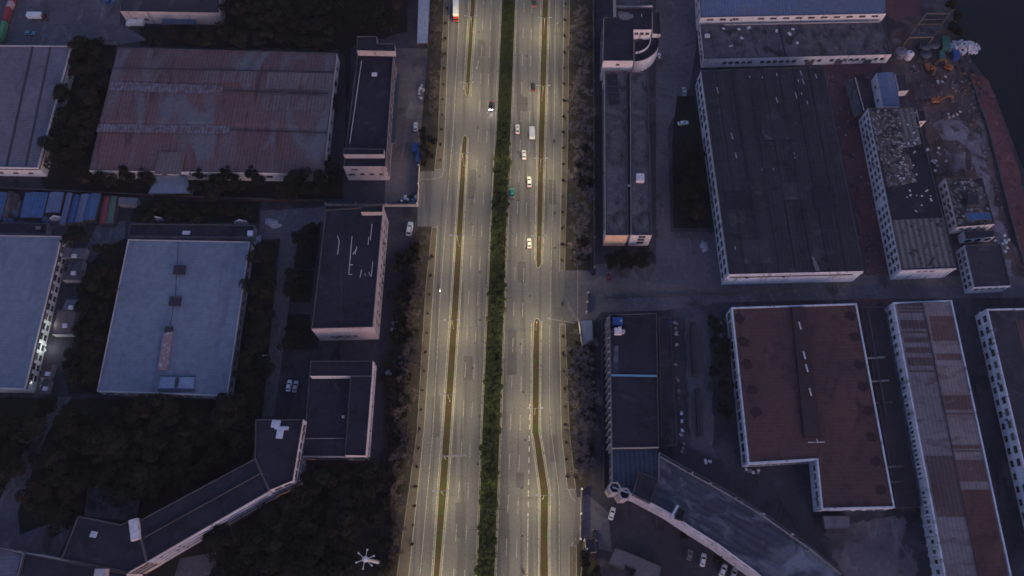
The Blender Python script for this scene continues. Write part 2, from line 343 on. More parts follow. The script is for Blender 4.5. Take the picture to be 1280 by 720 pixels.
def band(a, b, y0, y1):
    def cut(pl):
        def xat(y):
            for (x0, q0), (x1, q1) in zip(pl, pl[1:]):
                if q0 <= y <= q1: return x0 + (x1 - x0) * (y - q0) / (q1 - q0)
        return [(xat(y0), y0)] + [p for p in pl if y0 < p[1] < y1] + [(xat(y1), y1)]
    return cut(a) + cut(b)[::-1]
for a, b, y0, y1 in ((outL, kerL, -150, 212), (outL, kerL, 284, 815), (kerR, outR, -150, 338), (kerR, outR, 405, 612), (kerR, outR, 682, 815)):
    bed('pavement', band(a, b, y0, y1), m_pave, '', h=.13, kw=.2, kind='structure')
sheet('verge', [(538, -160), (532, 60), (522, 212), (546, 212), (546.5, 175), (554.5, 0), (559, -160)], .012, m_verge)
sheet('verge', [(524, 284), (539.5, 284), (531.5, 360), (520.5, 540), (495.5, 720), (480, 820), (455, 820), (478, 600), (480, 440), (492, 400), (512, 300)], .012, m_verge)
sheet('verge', [(715.5, -160), (712.5, 0), (710.5, 180), (706.5, 338), (738, 338), (742, 100), (742, -160)], .012, m_verge)
sheet('verge', [(708, 412), (712.5, 540), (721, 608), (735, 608), (744, 560), (746, 400), (722, 402)], .012, m_verge)
sheet('verge', [(721.5, 682), (723, 820), (752, 820), (748, 672), (727, 672)], .012, m_verge)
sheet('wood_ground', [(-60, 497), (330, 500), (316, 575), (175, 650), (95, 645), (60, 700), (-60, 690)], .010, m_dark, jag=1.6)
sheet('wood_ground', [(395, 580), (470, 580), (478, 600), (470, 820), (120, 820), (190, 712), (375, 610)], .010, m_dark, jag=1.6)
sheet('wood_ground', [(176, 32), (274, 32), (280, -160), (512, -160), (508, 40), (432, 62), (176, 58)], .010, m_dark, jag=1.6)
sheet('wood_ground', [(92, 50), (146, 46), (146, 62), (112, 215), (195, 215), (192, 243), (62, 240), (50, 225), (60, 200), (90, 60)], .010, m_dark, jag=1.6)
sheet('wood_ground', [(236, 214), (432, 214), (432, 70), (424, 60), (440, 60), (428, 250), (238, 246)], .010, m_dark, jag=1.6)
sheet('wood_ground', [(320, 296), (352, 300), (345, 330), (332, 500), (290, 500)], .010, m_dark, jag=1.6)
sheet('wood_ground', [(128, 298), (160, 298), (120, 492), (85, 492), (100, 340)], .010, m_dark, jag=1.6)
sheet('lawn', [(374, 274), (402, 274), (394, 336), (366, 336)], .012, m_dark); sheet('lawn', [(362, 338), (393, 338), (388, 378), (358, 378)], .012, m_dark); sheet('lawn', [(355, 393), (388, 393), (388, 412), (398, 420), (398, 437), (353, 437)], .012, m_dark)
sheet('path', [(354, 262), (378, 262), (366, 340), (354, 440), (342, 520), (328, 520), (340, 400)], .014, m_lane)
sheet('path', [(326, 264), (408, 258), (408, 275), (342, 300), (322, 300)], .012, m_lane, jag=1)
sheet('path', [(122, 280), (158, 276), (156, 298), (130, 310), (112, 330), (106, 310)], .012, m_lane, jag=1)
sheet('wood_ground', [(172, 249), (324, 252), (322, 279), (162, 277)], .010, m_dark, jag=1)
sheet('path', [(66, 496), (90, 496), (60, 540), (42, 585), (22, 640), (25, 668), (75, 650), (90, 660), (70, 700), (0, 688), (-10, 650), (10, 600)], .014, m_lane)
sheet('path', [(110, 598), (132, 598), (128, 625), (175, 625), (170, 652), (105, 645)], .016, m_lane)
sheet('path', [(488, 60), (535, 60), (522, 212), (520, 240), (480, 258), (486, 150)], .011, m_lane2)
sheet('path', [(225, 698), (270, 690), (270, 720), (215, 730)], .016, m_lane)
sheet('yard', [(-60, -160), (150, -160), (150, 30), (185, 50), (140, 57), (95, 57), (-60, 57)], .011, m_lane)
sheet('yard', [(820, -160), (870, -160), (870, 60), (862, 110), (835, 160), (838, 290), (900, 290), (905, 345), (745, 345), (745, 330), (820, 330)], .006, m_lane)
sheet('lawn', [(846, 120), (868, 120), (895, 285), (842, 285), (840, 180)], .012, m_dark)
sheet('red_ground', [(1030, 80), (1118, 70), (1090, 92), (1085, 140), (1112, 345), (1085, 345)], .012, m_red, jag=1.6)
sheet('red_ground', [(1085, -160), (1162, -160), (1150, 20), (1118, 25), (1110, 20)], .012, m_red, jag=1.6)
sheet('red_ground', [(740, 345), (905, 362), (1085, 343), (1300, 350), (1300, 358), (1085, 356), (905, 372), (740, 364)], .014, m_lane2, jag=1.6)
sheet('site_ground', [(1118, 25), (1150, 20), (1178, 30), (1210, 80), (1232, 160), (1262, 300), (1300, 345), (1200, 345), (1150, 135), (1100, 95)], .013, m_brown, jag=1.6)
for k, q in enumerate(([(1168, 152), (1200, 146), (1216, 165), (1212, 180), (1186, 178), (1170, 166)], [(1204, 165), (1222, 168), (1234, 205), (1246, 250), (1240, 262), (1228, 240), (1216, 205)], [(1236, 255), (1248, 260), (1258, 290), (1266, 318), (1250, 322), (1240, 290)], [(1180, 190), (1206, 192), (1208, 212), (1186, 212)], [(1244, 322), (1262, 326), (1266, 345), (1252, 350)])): sheet('dust_ground', q, .018 + .004 * k, m_pale, jag=3)
sheet('river', [(1185, -200), (1500, -200), (1700, 500), (1330, 330), (1275, 200), (1240, 110), (1215, 75), (1196, 40)], .014, m_water)
sheet('embankment', [(1213, 92), (1236, 100), (1268, 195), (1295, 300), (1310, 345), (1282, 345), (1262, 262), (1236, 160)], .022, m_bank, jag=1.6)
sheet('path', [(856, 396), (884, 394), (890, 470), (892, 565), (864, 560), (858, 470)], .012, m_lane, jag=2); sheet('path', [(1030, 662), (1130, 645), (1150, 740), (1060, 740)], .011, m_lane, jag=4)
sheet('red_ground', [(1070, 374), (1115, 374), (1175, 640), (1125, 640)], .010, m_red, jag=1.6)

# ------------------------------------------------------------------ dusk haze
hm = bpy.data.materials.new('dusk_haze'); hm.use_nodes = True; ht = hm.node_tree; ht.nodes.remove(ht.nodes['Principled BSDF'])
pv = ht.nodes.new('ShaderNodeVolumePrincipled'); pv.inputs['Color'].default_value = (.86, .88, .95, 1); pv.inputs['Density'].default_value = .00006
ht.links.new(pv.outputs[0], ht.nodes['Material Output'].inputs['Volume'])
q = MB(); q.box((0, 750, 149), (5200, 4700, 300)); hz = q.build('haze', hm); hz['kind'] = 'stuff'; hz['label'] = 'thin blue dusk haze over the whole district'
# ------------------------------------------------------------------ buildings
WIN = {}
def win_mesh(wd, ht, door=False, mats=None):
    var = 0 if door else random.choice((0, 0, 0, 1, 2)); k = (round(wd, 1), round(ht, 1), door, var)
    if k not in WIN:
        mb = MB(); f = .1        # local: x along wall, y outward, z up, origin centre
        mb.box((0, .02, 0), (wd - .02, .04, ht - .02), 0, 1)
        for x in (-wd / 2, wd / 2): mb.box((x, .05, 0), (f, .12, ht + f), 0, 0)
        for z in (-ht / 2, ht / 2): mb.box((0, .055, z), (wd - f, .13, f), 0, 0)
        if not door:
            mb.box((0, .045, 0), (.07, .07, ht - f), 0, 0)
            mb.box((0, .12, -ht / 2 - .09), (wd + .3, .24, .08), 0, 2)
        WIN[k] = mb.mesh('door' if door else 'window', [m_frame, m_door if door else (m_glass, m_glass_b, m_board)[var], m_cope])
    return WIN[k]
_q = MB(); _q.box((0, 0, 0), (.85, .5, .6)); _q.tube((-.1, .25, 0), (-.1, .27, 0), .24, n=10); AC = _q.mesh('air_conditioner', m_cope)
class Bld:
    def __init__(s, name, label, cat, px, H, wall, roof, par=.6, t=.35, profile=None, axis=0, group=None, cope=None, z0=0, ang=None):
        s.H = H; s.pts = [P2(x, y, H) for x, y in px]; n = len(px)
        s.sg = 1 if area(s.pts) > 0 else -1
        c = sum(s.pts, Vector((0, 0))) / n
        if ang is None:
            e = max(((s.pts[(i + 1) % n] - s.pts[i]) for i in range(n)), key=lambda v: v.length); ang = atan2(e.y, e.x)
            ang = (ang + pi / 4) % (pi / 2) - pi / 4
        s.ang = ang; s.c = c
        s.root = thing(name, label, cat, (c.x, c.y, 0), ang, group)
        s.loc = [s.L(p) for p in s.pts]
        loc = s.loc if s.sg > 0 else s.loc[::-1]
        inn = inset(loc, t); zr = H - par; mb = MB()
        V = lambda p, z: (p.x, p.y, z)
        for i in range(n):
            j = (i + 1) % n
            mb.add([V(loc[i], z0), V(loc[j], z0), V(loc[j], H), V(loc[i], H)], [(0, 1, 2, 3)], 0)
            mb.add([V(loc[i], H), V(loc[j], H), V(inn[j], H), V(inn[i], H)], [(0, 1, 2, 3)], 1)
            mb.add([V(inn[i], H), V(inn[j], H), V(inn[j], zr - .02), V(inn[i], zr - .02)], [(0, 1, 2, 3)], 1)
        if z0 > 0: mb.add([V(p, z0) for p in loc[::-1]], [tuple(range(n))], 0)
        s.wall = mb.build('wall', [wall, cope or m_cope], s.root)
        rb = MB()
        if profile:
            q = inset(s.loc, t * s.sg * s.sg); a, b, cc, d = q
            if axis: a, b, cc, d = a, d, cc, b
            top = []
            for u, hh in profile:
                p0, p1 = a.lerp(b, u), d.lerp(cc, u); top.append((V(p0, zr + hh), V(p1, zr + hh)))
            for (p0, p1), (q0, q1) in zip(top, top[1:]): rb.add([p0, q0, q1, p1], [(0, 1, 2, 3)])
            for k, (e0, e1) in ((0, (a, b)), (1, (d, cc))):
                rb.add([V(e0, zr - .01)] + [x[k] for x in top] + [V(e1, zr - .01)], [tuple(range(len(top) + 2))])
        else: rb.add([V(p, zr) for p in inn], [tuple(range(n))])
        s.roof = rb.build('roof', roof, s.root); s.zr = zr
    def L(s, p):
        d = Vector((p[0], p[1])) - s.c; ca, sa = cos(s.ang), sin(s.ang); return Vector((d.x * ca + d.y * sa, -d.x * sa + d.y * ca))
    def px(s, x, y, z): return s.L(P2(x, y, z))
    def edge(s, i):
        a, b = s.loc[i], s.loc[(i + 1) % len(s.loc)]; d = (b - a).normalized(); nrm = Vector((d.y, -d.x)) * s.sg; return a, b, d, nrm
    def win(s, i, n, zs, wd, ht, m0=.05, m1=.05, skip=(), door=False):
        a, b, d, nrm = s.edge(i); rz = atan2(nrm.y, nrm.x) - pi / 2
        for z in zs:
            for k in range(n):
                if k in skip: continue
                p = a.lerp(b, m0 + (1 - m0 - m1) * (k + .5) / n) + nrm * .003
                if not door and random.random() < .04: continue
                if not door and random.random() < .10 and z > 3:
                    q = p + d * (wd * .5 + .55) + nrm * .3; link('air_conditioner', AC, s.root, (q.x, q.y, z - .4), rz)
                me = win_mesh(wd, ht, door); o = link('door' if door else 'window', me, s.root, (p.x, p.y, z), rz)
    def ledge(s, i, z, hh=.25, dep=.35, m=None, name='ledge'):
        a, b, d, nrm = s.edge(i); mb = MB(); c = (a + b) / 2 + nrm * (dep / 2 + .002)
        mb.box((c.x, c.y, z), ((b - a).length - .1, dep, hh), atan2(d.y, d.x)); return mb.build(name, m or m_cope, s.root)
    def pil(s, i, n, wd, dep, z1, m=None, name='pilaster'):
        a, b, d, nrm = s.edge(i)
        for k in range(n):
            c = a.lerp(b, (k + .5) / n) + nrm * (dep / 2 + .002); mb = MB()
            mb.box((c.x, c.y, z1 / 2), (wd, dep, z1), atan2(d.y, d.x)); mb.build(name, m or m_cope, s.root)
    def block(s, name, px, z0, z1, wall, roof, par=.3, t=.25):
        pts = [s.px(x, y, z1) for x, y in px]
        if area(pts) < 0: pts.reverse()
        mb = MB(); inn = inset(pts, t); n = len(pts)
        for i in range(n):
            j = (i + 1) % n; V = lambda p, z: (p.x, p.y, z)
            mb.add([V(pts[i], z0), V(pts[j], z0), V(pts[j], z1), V(pts[i], z1)], [(0, 1, 2, 3)], 0)
            mb.add([V(pts[i], z1), V(pts[j], z1), V(inn[j], z1), V(inn[i], z1)], [(0, 1, 2, 3)], 2)
            mb.add([V(inn[i], z1), V(inn[j], z1), V(inn[j], z1 - par), V(inn[i], z1 - par)], [(0, 1, 2, 3)], 2)
        mb.add([(p.x, p.y, z1 - par) for p in inn], [tuple(range(n))], 1)
        return mb.build(name, [wall, roof, m_cope], s.root)
    def box(s, name, x, y, z, d, m, rz=0):
        p = s.px(x, y, z); mb = MB(); mb.box((p.x, p.y, z), d, rz); return mb.build(name, m, s.root)
    def strip(s, name, pl, z, wd, hh, m):
        mb = MB(); pts = [s.px(x, y, z) for x, y in pl]
        for a, b in zip(pts, pts[1:]): mb.bar((a.x, a.y, z), (b.x, b.y, z), wd, hh)
        return mb.build(name, m, s.root)
    def patch(s, name, px, m, dz=.006, z=None):
        z = s.zr + dz if z is None else z; pts = [s.px(x, y, z) for x, y in px]
        if area(pts) < 0: pts.reverse()
        mb = MB(); mb.add([(p.x, p.y, z) for p in pts], [tuple(range(len(pts)))]); return mb.build(name, m, s.root)
    def blob(s, name, x, y, rx, ry, m, dz=.008):
        p = s.px(x, y, s.zr); mb = MB(); n = 18; pts = []
        for i in range(n):
            k = R(.75, 1.15); pts.append((p.x + rx * k * cos(2 * pi * i / n), p.y + ry * k * sin(2 * pi * i / n), s.zr + dz))
        mb.add(pts, [tuple(range(n))]); return mb.build(name, m, s.root)
    def scraps(s, name, n, box, m, w=(.2, .4), l=(.8, 4), z=.06, along=True):
        for _ in range(n):
            x, y = R(box[0], box[2]), R(box[1], box[3]); p = s.px(x, y, s.zr); mb = MB()
            mb.box((p.x, p.y, s.zr + z), (R(*w), R(*l), .08), R(-.1, .1) if along else R(0, 3)); mb.build(name, m, s.root)

# ---- left side of the road
b = Bld('warehouse', 'grey roofed warehouse with two dark gutters and pale walls beside the yard', 'warehouse', [(-45, 56), (89, 57), (47, 210), (-80, 208)], 7.3, m_wall_w, m_rf_gry2, .5, cope=m_pale_cope)
b.strip('gutter', [(41, 58), (8, 208)], 6.9, 1.0, .1, m_dsteel); b.strip('gutter', [(63, 59), (32, 208)], 6.9, .8, .1, m_dsteel)
b.win(1, 9, [3.6], 2.4, 1.8); b.win(2, 6, [3.0], 2.0, 1.0); b.ledge(2, 6.2); b.ledge(1, 6.2)
b = Bld('warehouse', 'broad warehouse with rust red patchwork sheet roof and pale skylight bands', 'warehouse', [(147, 59), (421, 66), (404, 217), (111, 213)], 7.0, m_wall_w, m_rf_rust, .35, profile=[(0, 0), (.27, 1.0), (.30, .75), (.62, 1.2), (.66, .75), (1, .1)], axis=1)
m_rf_rust2 = mat('paler_rust_sheet', (.178, .145, .155), (.135, .098, .105), .08, .8, .8, corr=('X', 1.5, .3), stain=((.115, .065, .07), .54, .5), streak=(1, .12, 1))
m_skyl = mat('fibreglass_skylight', (.20, .195, .235), (.15, .125, .14), .35, 1.6, .6, corr=('X', 1.5, .5), stain=((.13, .085, .09), .46, .6))
for x0, y0, x1, y1, wd in ((137, 107.5, 278, 113, 4.5), (122, 160, 288, 162.5, 4.0)):
    pa, pb = b.px(x0, y0, 7.6), b.px(x1, y1, 7.6); mb = MB(); mb.bar((pa.x, pa.y, 7.75), (pb.x, pb.y, 7.75), wd, .1); mb.build('skylight', m_skyl, b.root)
for x0, y0, x1, y1, wd in ((278, 113, 411, 117, .5), (288, 162.5, 409, 166, .5), (140, 85, 415, 90, .35)):
    pa, pb = b.px(x0, y0, 7.6), b.px(x1, y1, 7.6); mb = MB(); mb.bar((pa.x, pa.y, 7.78), (pb.x, pb.y, 7.78), wd, .12); mb.build('flashing', m_rf_char, b.root)
for x0, y0, x1, y1 in ((328, 118, 362, 138), (366, 119, 408, 139), (192, 217, 232, 190), (256, 88, 318, 104), (335, 90, 415, 113)):
    u0, u1 = b.px(x0, y0, 7.8), b.px(x1, y1, 7.8); mb = MB(); mb.box(((u0.x + u1.x) / 2, (u0.y + u1.y) / 2, 7.82 if y0 < 190 else 7.5), (abs(u1.x - u0.x), abs(u1.y - u0.y), .1)); mb.build('replaced_sheets', m_rf_rust2, b.root)
b.win(2, 12, [4], 2.5, 1.6); b.win(1, 8, [4], 2.2, 1.6)
cn = Bld('loading_canopy', 'pale grey loading canopy in front of the rusted warehouse between two tree rows', 'canopy', [(196, 217), (232, 217), (240, 242), (185, 242)], 4.2, m_steel, m_rf_gry, .1, .15, z0=3.9)
for x, y in ((187, 241), (238, 241)):
    p = cn.px(x, y, 4); mb = MB(); mb.tube((p.x, p.y, 0), (p.x, p.y, 3.95), .12); mb.build('post', m_steel, cn.root)

b = Bld('office_block', 'long dark flat roofed office block with raised stair towers at both ends', 'office building', [(447, 64), (492, 66), (482, 208), (429, 208)], 11.5, m_wall_p, m_rf_dark, .7)
b.block('stair_tower', [(446, 45), (471, 45), (471, 54), (493, 54), (494, 64), (446, 63)], 11.48, 15, m_wall_p, m_rf_dark, .6)
b.block('roof_beam', [(429.5, 185), (480, 186), (480, 193), (429, 193)], 10.5, 14, m_wall_p, m_rf_dark, .3)
b.win(1, 14, [4, 8], 1.8, 1.0); b.win(2, 4, [5.3], 1.6, 1.2); b.win(2, 1, [9.2], 2.6, .9, .62, .1)
for z in (3.6, 6.9, 10.4): b.ledge(1, z)
b.box('vent', 468, 93, 11.2, (2.2, 1.6, .6), m_wall_w); b.box('vent', 464, 62, 14.6, (.8, .8, .5), m_dsteel)
b.strip('parapet_rail', [(452, 76), (437, 180)], 11.7, .18, .25, m_wall_w)
cn = Bld('walkway_awning', 'narrow teal awning along the east wall of the tall office block', 'awning', [(496, 92), (500, 91), (494, 178), (486, 180)], 3.2, m_steel, mat('teal_sheet', (.06, .11, .13), (.045, .085, .10), .2, 1, .7, corr=('Y', 1.2, .4)), .08, .1, z0=2.95)
for x, y in ((499, 95), (497, 130), (493, 175)):
    p = cn.px(x, y, 3); mb = MB(); mb.tube((p.x, p.y, 0), (p.x, p.y, 3), .09); mb.build('post', m_steel, cn.root)
b = Bld('factory_annex', 'low dark roofed building with pink south wall behind the white trailer', 'factory', [(152, -60), (275, -60), (274, 16), (150, 14)], 8, m_wall_p, m_rf_char, .4)
b.win(2, 4, [3], 1.8, 1.2, .5, .05)
cn = Bld('entrance_awning', 'small blue awning on the pink factory wall near the tree row', 'awning', [(204, 21), (244, 21), (246, 30), (202, 30)], 3.6, m_steel, mat('slate_blue_sheet', (.11, .13, .19), (.08, .10, .15), .2, 1, .7), .1, .1, z0=3.3)
p = cn.px(204, 29, 3.4); mb = MB(); mb.tube((p.x, p.y, 0), (p.x, p.y, 3.35), .1); mb.build('post', m_steel, cn.root); p = cn.px(244, 29, 3.4); mb = MB(); mb.tube((p.x, p.y, 0), (p.x, p.y, 3.35), .1); mb.build('post', m_steel, cn.root)
b = Bld('long_canopy', 'long white roofed canopy along the lane beside the verge', 'canopy', [(525, -70), (541, -70), (535, 54), (521, 54)], 4, m_steel, mat('white_sheet_roof', (.42, .44, .50), (.35, .37, .42), .1, .8, .6, corr=('Y', 1.2, .2)), .1, .12, z0=3.75)
for x, y in ((522, 52), (534, 52), (524, 20), (536, 20)):
    p = b.px(x, y, 3.8); mb = MB(); mb.tube((p.x, p.y, 0), (p.x, p.y, 3.8), .1); mb.build('post', m_steel, b.root)
mb = MB()
m_bred = flat('red_banner', (.30, .05, .06), .8)
f = thing('banner_wall', 'long hoarding of red banners with a green panel at its end beside the yard', 'hoarding', P(14, 20))
for (x0, y0, x1, y1, m) in ((26, -30, 19, 6, m_bred), (18.6, 7, 15, 14, flat('pale_banner', (.5, .35, .36), .8)), (14.8, 15, 10.5, 30, m_bred), (10, 32, 4, 54, flat('green_banner', (.08, .26, .13), .8))):
    a, c = P(x0, y0) - f.location, P(x1, y1) - f.location; q = MB(); q.bar(a + Vector((0, 0, 2.2)), c + Vector((0, 0, 2.2)), 2.0, 2.4); q.build('banner_panel', m, f)
    q = MB(); q.bar(a + Vector((0, 0, .5)), c + Vector((0, 0, .5)), 1.6, 1.0); q.build('base', m_wall_d, f)

# blue sheds
for i, (x0, x1, y0, y1, m, lab) in enumerate((
        (-8, 4, 240, 276, m_rf_blue2, 'narrow blue roofed shed at the row end beside two pale strips'), (6, 12.5, 240, 270, m_rf_weath, 'narrow grey lean-to between the blue sheds and the pale wall'),
        (14, 18, 240, 260, m_rf_char, 'thin dark lean-to strip roof next to the large blue shed'), (28, 56, 241, 272, m_rf_blue2, 'wide bright blue shed roof with a notch at its front corner'),
        (59, 77, 241, 266, m_rf_blue, 'pale blue shed roof standing right of the wide bright blue one'), (78.5, 86, 241, 281, m_rf_blue, 'slim long blue shed roof in the middle of the row of blue sheds'),
        (87.5, 95.5, 242, 279, m_rf_blue2, 'slim blue shed roof just left of the second last shed'), (97, 107, 242, 278, m_rf_blue, 'second last blue shed roof near the red roofed hut'),
        (108.5, 121, 242, 275, m_rf_blue2, 'last blue shed roof in the row with a worn pinkish edge'))):
    sk = 6 * (y1 - y0) / 40; y0 += R(-1, 1.5); x1 += R(.2, 1.1)
    bb = Bld('shed', lab, 'shed', [(x0 + sk * .8, y0), (x1 + sk * .8, y0), (x1 - sk * .8, y1), (x0 - sk * .8, y1)], 2.9 + .3 * (i % 3), m_wall_d, m, .05, .1, profile=[(0, 0), (.5, .7), (1, 0)])
    bb.box('door', (x0 + x1) / 2, y1 + 1.5, 1.2, (1.8, .12, 2.3), m_door)
for (x0, x1, m, lab) in ((130, 137, mat('red_sheet', (.24, .045, .065), (.18, .04, .05), .2, 1, .7), 'narrow hut with a red roof beside the green roofed hut'), (138, 146, mat('green_sheet', (.09, .16, .12), (.07, .12, .10), .2, 1, .7), 'narrow hut with a grey green roof beside the red roofed hut')):
    bb = Bld('hut', lab, 'hut', [(x0, 245), (x1, 245), (x1 - 5, 279), (x0 - 6, 279)], 3.2, m_wall_d, m, .05, .1, profile=[(0, 0), (.5, .5), (1, 0)])
    bb.box('door', (x0 + x1) / 2 - 5, 280, 1.1, (1.4, .12, 2.1), m_door)
bb = Bld('hut', 'low hut with pale bluish roof right of the green roofed hut', 'hut', [(148, 246), (172, 247), (171, 256), (147, 255)], 3.2, m_wall_g, m_rf_gry2, .1, .15); bb.box('door', 160, 257, 1.1, (1.2, .12, 2.1), m_door)
for x, y, s_, lab in ((69, 272, 2.6, 'white gabled wall end standing in front of the blue sheds'), (194, 273, 2.6, 'small white gabled wall end at the dark strip building west end'), (300, 277, 2.6, 'small white gabled wall end at the dark strip building east end')):
    p = P(x, y, 3); t = thing('gable_wall', lab, 'wall', (p.x, p.y, 0), .1); q = MB(); q.add([(-s_, 0, 0), (s_, 0, 0), (s_, 0, 2.6), (0, 0, 4.6), (-s_, 0, 2.6), (-s_, .35, 0), (s_, .35, 0), (s_, .35, 2.6), (0, .35, 4.6), (-s_, .35, 2.6)], [(0, 1, 2, 3, 4), (9, 8, 7, 6, 5), (0, 5, 6, 1), (1, 6, 7, 2), (2, 7, 8, 3), (3, 8, 9, 4), (4, 9, 5, 0)]); q.build('wall', m_wall_w, t); q = MB(); q.box((0, -.03, 3.1), (.7, .05, .7)); q.build('vent', m_dsteel, t)

b = Bld('warehouse', 'blue grey roofed warehouse with white framed east wall facing the cluttered alley', 'warehouse', [(-60, 293), (77, 295), (31, 486), (-115, 484)], 6.5, m_wall_w, m_rf_gry, .3, cope=m_pale_cope)
b.win(1, 14, [4.3], 2.6, 1.3); b.win(1, 14, [1.8], 2.2, 1.4); b.ledge(1, 5.6, .3, .5)
b = Bld('warehouse', 'blue grey flat roofed warehouse with a long pinkish roof vent and two dark hatches', 'warehouse', [(160, 299), (312, 302), (284, 495), (121, 489)], 6.0, m_wall_w, m_rf_gry, .3, cope=m_pale_cope)
for x, y in ((225, 338), (219.5, 377)):
    p = b.px(x, y, 6); q = MB(); q.box((p.x, p.y, 6.1), (4.2, 3.4, .9)); q.box((p.x, p.y, 6.62), (4.6, 3.8, .12)); q.build('roof_hatch', m_rf_char, b.root)
p0, p1 = b.px(210, 414, 6.5), b.px(203, 462, 6.5); q = MB(); q.bar((p0.x, p0.y, 6.3), (p1.x, p1.y, 6.3), 3.2, 1.2); q.bar((p0.x, p0.y, 6.98), (p1.x, p1.y, 6.98), 1.4, .18); q.build('roof_vent', mat('pink_vent_sheet', (.36, .25, .25), (.22, .17, .19), .5, 1.6, .8, stain=((.45, .42, .44), .56, .5)), b.root)
b.box('vent_motor', 211, 412, 6.6, (2.6, 2.2, 1.6), m_dsteel)
for x0, x1 in ((200, 219), (224, 242)): b.box('skylight', (x0 + x1) / 2, 478, 6.0, (5.8, 4.6, .3), mat('pale_blue_skylight', (.26, .33, .46), (.2, .26, .38), .3, 1, .4))
b.box('walkway', 221, 470, 6.05, (14, .8, .2), mat('teal_walkway', (.09, .18, .23), None, .3, 1, .6)); b.box('walkway', 221, 488, 6.05, (14, .8, .2), m_rf_navy); b.box('hatch', 221, 478, 6.1, (1.5, 2.6, .5), m_rf_navy)
b.strip('conduit', [(223, 300), (219, 372), (212, 410)], 5.76, .15, .06, m_dsteel)
b.win(1, 14, [3.6], 2.2, 1.4); b.win(2, 12, [3.4], 2.2, 1.5); b.ledge(1, 5.3, .25, .6)
b = Bld('strip_building', 'narrow dark roofed building along the north side of the hatch roof warehouse', 'building', [(162, 279), (318, 281), (316, 297), (160, 295)], 4.5, m_wall_g, m_rf_dark, .5)
b.box('skylight', 233, 291, 4.1, (3.0, 1.6, .4), m_wall_w); b.win(0, 12, [2.6], 2, 1.2); b.box('chimney', 313, 292, 5, (2, 2, 1.6), m_wall_b)
b = Bld('office_block', 'flat black roofed office with white pipe scraps and pinkish walls facing the road', 'office building', [(407, 262), (479, 257), (466, 409), (389, 411)], 15, m_wall_p, m_rf_dark, .6)
b.block('stair_tower', [(451, 257.5), (478.5, 255.5), (478, 265), (451, 265)], 14.3, 17.4, m_wall_p, m_rf_dark, .4)
for pl in ([(422, 295), (424, 302), (422, 318)], [(440, 295), (436, 343), (440, 343)], [(441, 318), (446, 311)], [(444, 318), (446, 308)], [(465, 280), (463, 300)], [(461, 296), (460, 306)], [(466, 327), (464, 346)], [(452, 337), (450, 347)], [(456, 342), (457, 345)], [(461, 340), (463, 345)], [(437, 331), (441, 331)]):
    b.strip('pipe', pl, 14.5, .22, .15, m_wall_w)
b.strip('roof_seam', [(428, 270), (426, 409)], 14.45, .3, .1, m_rf_char); b.strip('roof_seam', [(427, 398), (464, 400)], 14.45, .3, .12, m_rf_char)
b.win(2, 4, [5.3], 1.6, 1.2, .3, .2); b.win(1, 12, [8.6, 4.5], 1.5, .9); b.ledge(1, 14, .3, .2, m_wall_p); b.ledge(2, 14, .3, .2, m_wall_p)
b = Bld('office_block', 'black roofed office with sunken courtyard roof and banded white east wall', 'office building', [(387, 463), (466, 452), (457, 571), (378, 570)], 9.0, m_wall_w, m_rf_dark, .3)
b.block('north_wing', [(388, 451), (466, 451), (465, 470), (387, 470)], 8.6, 12.5, m_wall_w, m_rf_dark, .3)
b.block('east_wing', [(438, 470.3), (465, 470.3), (457, 569.7), (431, 569)], 8.6, 12.5, m_wall_w, m_rf_dark, .3)
b.win(1, 14, [1.8, 5.2, 8.0], 2.6, 1.2); b.win(2, 10, [2, 5.4], 2.2, 1.4)
for z in (3.4, 6.8, 8.8): b.ledge(1, z, .5, .5, m_wall_w)
b.strip('kerb_wall', [(380, 548), (430, 548)], 9.0, .25, .5, m_wall_g); b.box('vent', 429, 521, 9.1, (.9, .9, .7), m_wall_w)
b = Bld('corner_block', 'black roofed corner block with broad white walls joining the slanted wing', 'office building', [(319, 524), (379, 524), (366, 601), (337, 613), (318, 572)], 14, m_wall_w, m_rf_dark, .5)
for x, y, d in ((345, 530, (3, 2.6, 1)), (350, 541, (2.2, 4, .9)), (352, 535, (5, 1.2, .6))): b.box('roof_unit', x, y, 13.9, d, m_wall_b)
b.win(1, 6, [2, 5.3, 8.6, 11.6], 2.4, 1.6); b.win(2, 2, [5.3, 8.6, 11.6], 2.6, 1.8, .1, .1)
for z in (3.6, 6.9, 10.2): b.ledge(1, z, .4, .4, m_wall_w); b.ledge(2, z, .4, .4, m_wall_w)
b = Bld('slanted_wing', 'long slanted office wing with black roof and banded pink white front by the trees', 'office building', [(318.5, 573), (336.5, 614), (184, 702), (171, 652)], 14, m_wall_p, m_rf_dark, .4)
b.strip('roof_step', [(325, 592), (180, 672)], 13.9, .3, .6, m_wall_d)
b.box('stair_tower', 169, 662, 14.4, (3.0, 7, 1.8), m_wall_w, -.25)
b.win(1, 18, [2, 5.3, 8.6, 11.8], 2.4, 1.5)
for z in (3.6, 6.9, 10.2, 13.3): b.ledge(1, z, .5, .6, m_wall_w)
b = Bld('end_block', 'angular black roofed block at the west end of the slanted wing', 'office building', [(97, 645), (149, 656), (163, 650), (170.5, 653), (183, 703), (160, 716), (76, 699)], 14, m_wall_p, m_rf_dark, .4)
b.box('skylight', 117, 668, 13.9, (2, 2, .6), m_wall_b); b.win(4, 3, [5.3, 8.6, 11.6], 2.2, 1.5)
b = Bld('low_block', 'black roofed block with white west parapet below the angular block', 'office building', [(30, 691), (75, 700), (159, 717), (140, 790), (5, 790)], 12, m_wall_w, m_rf_dark, .5)
b.box('roof_room', 127, 717, 12.8, (4, 3, 2.2), m_wall_p)
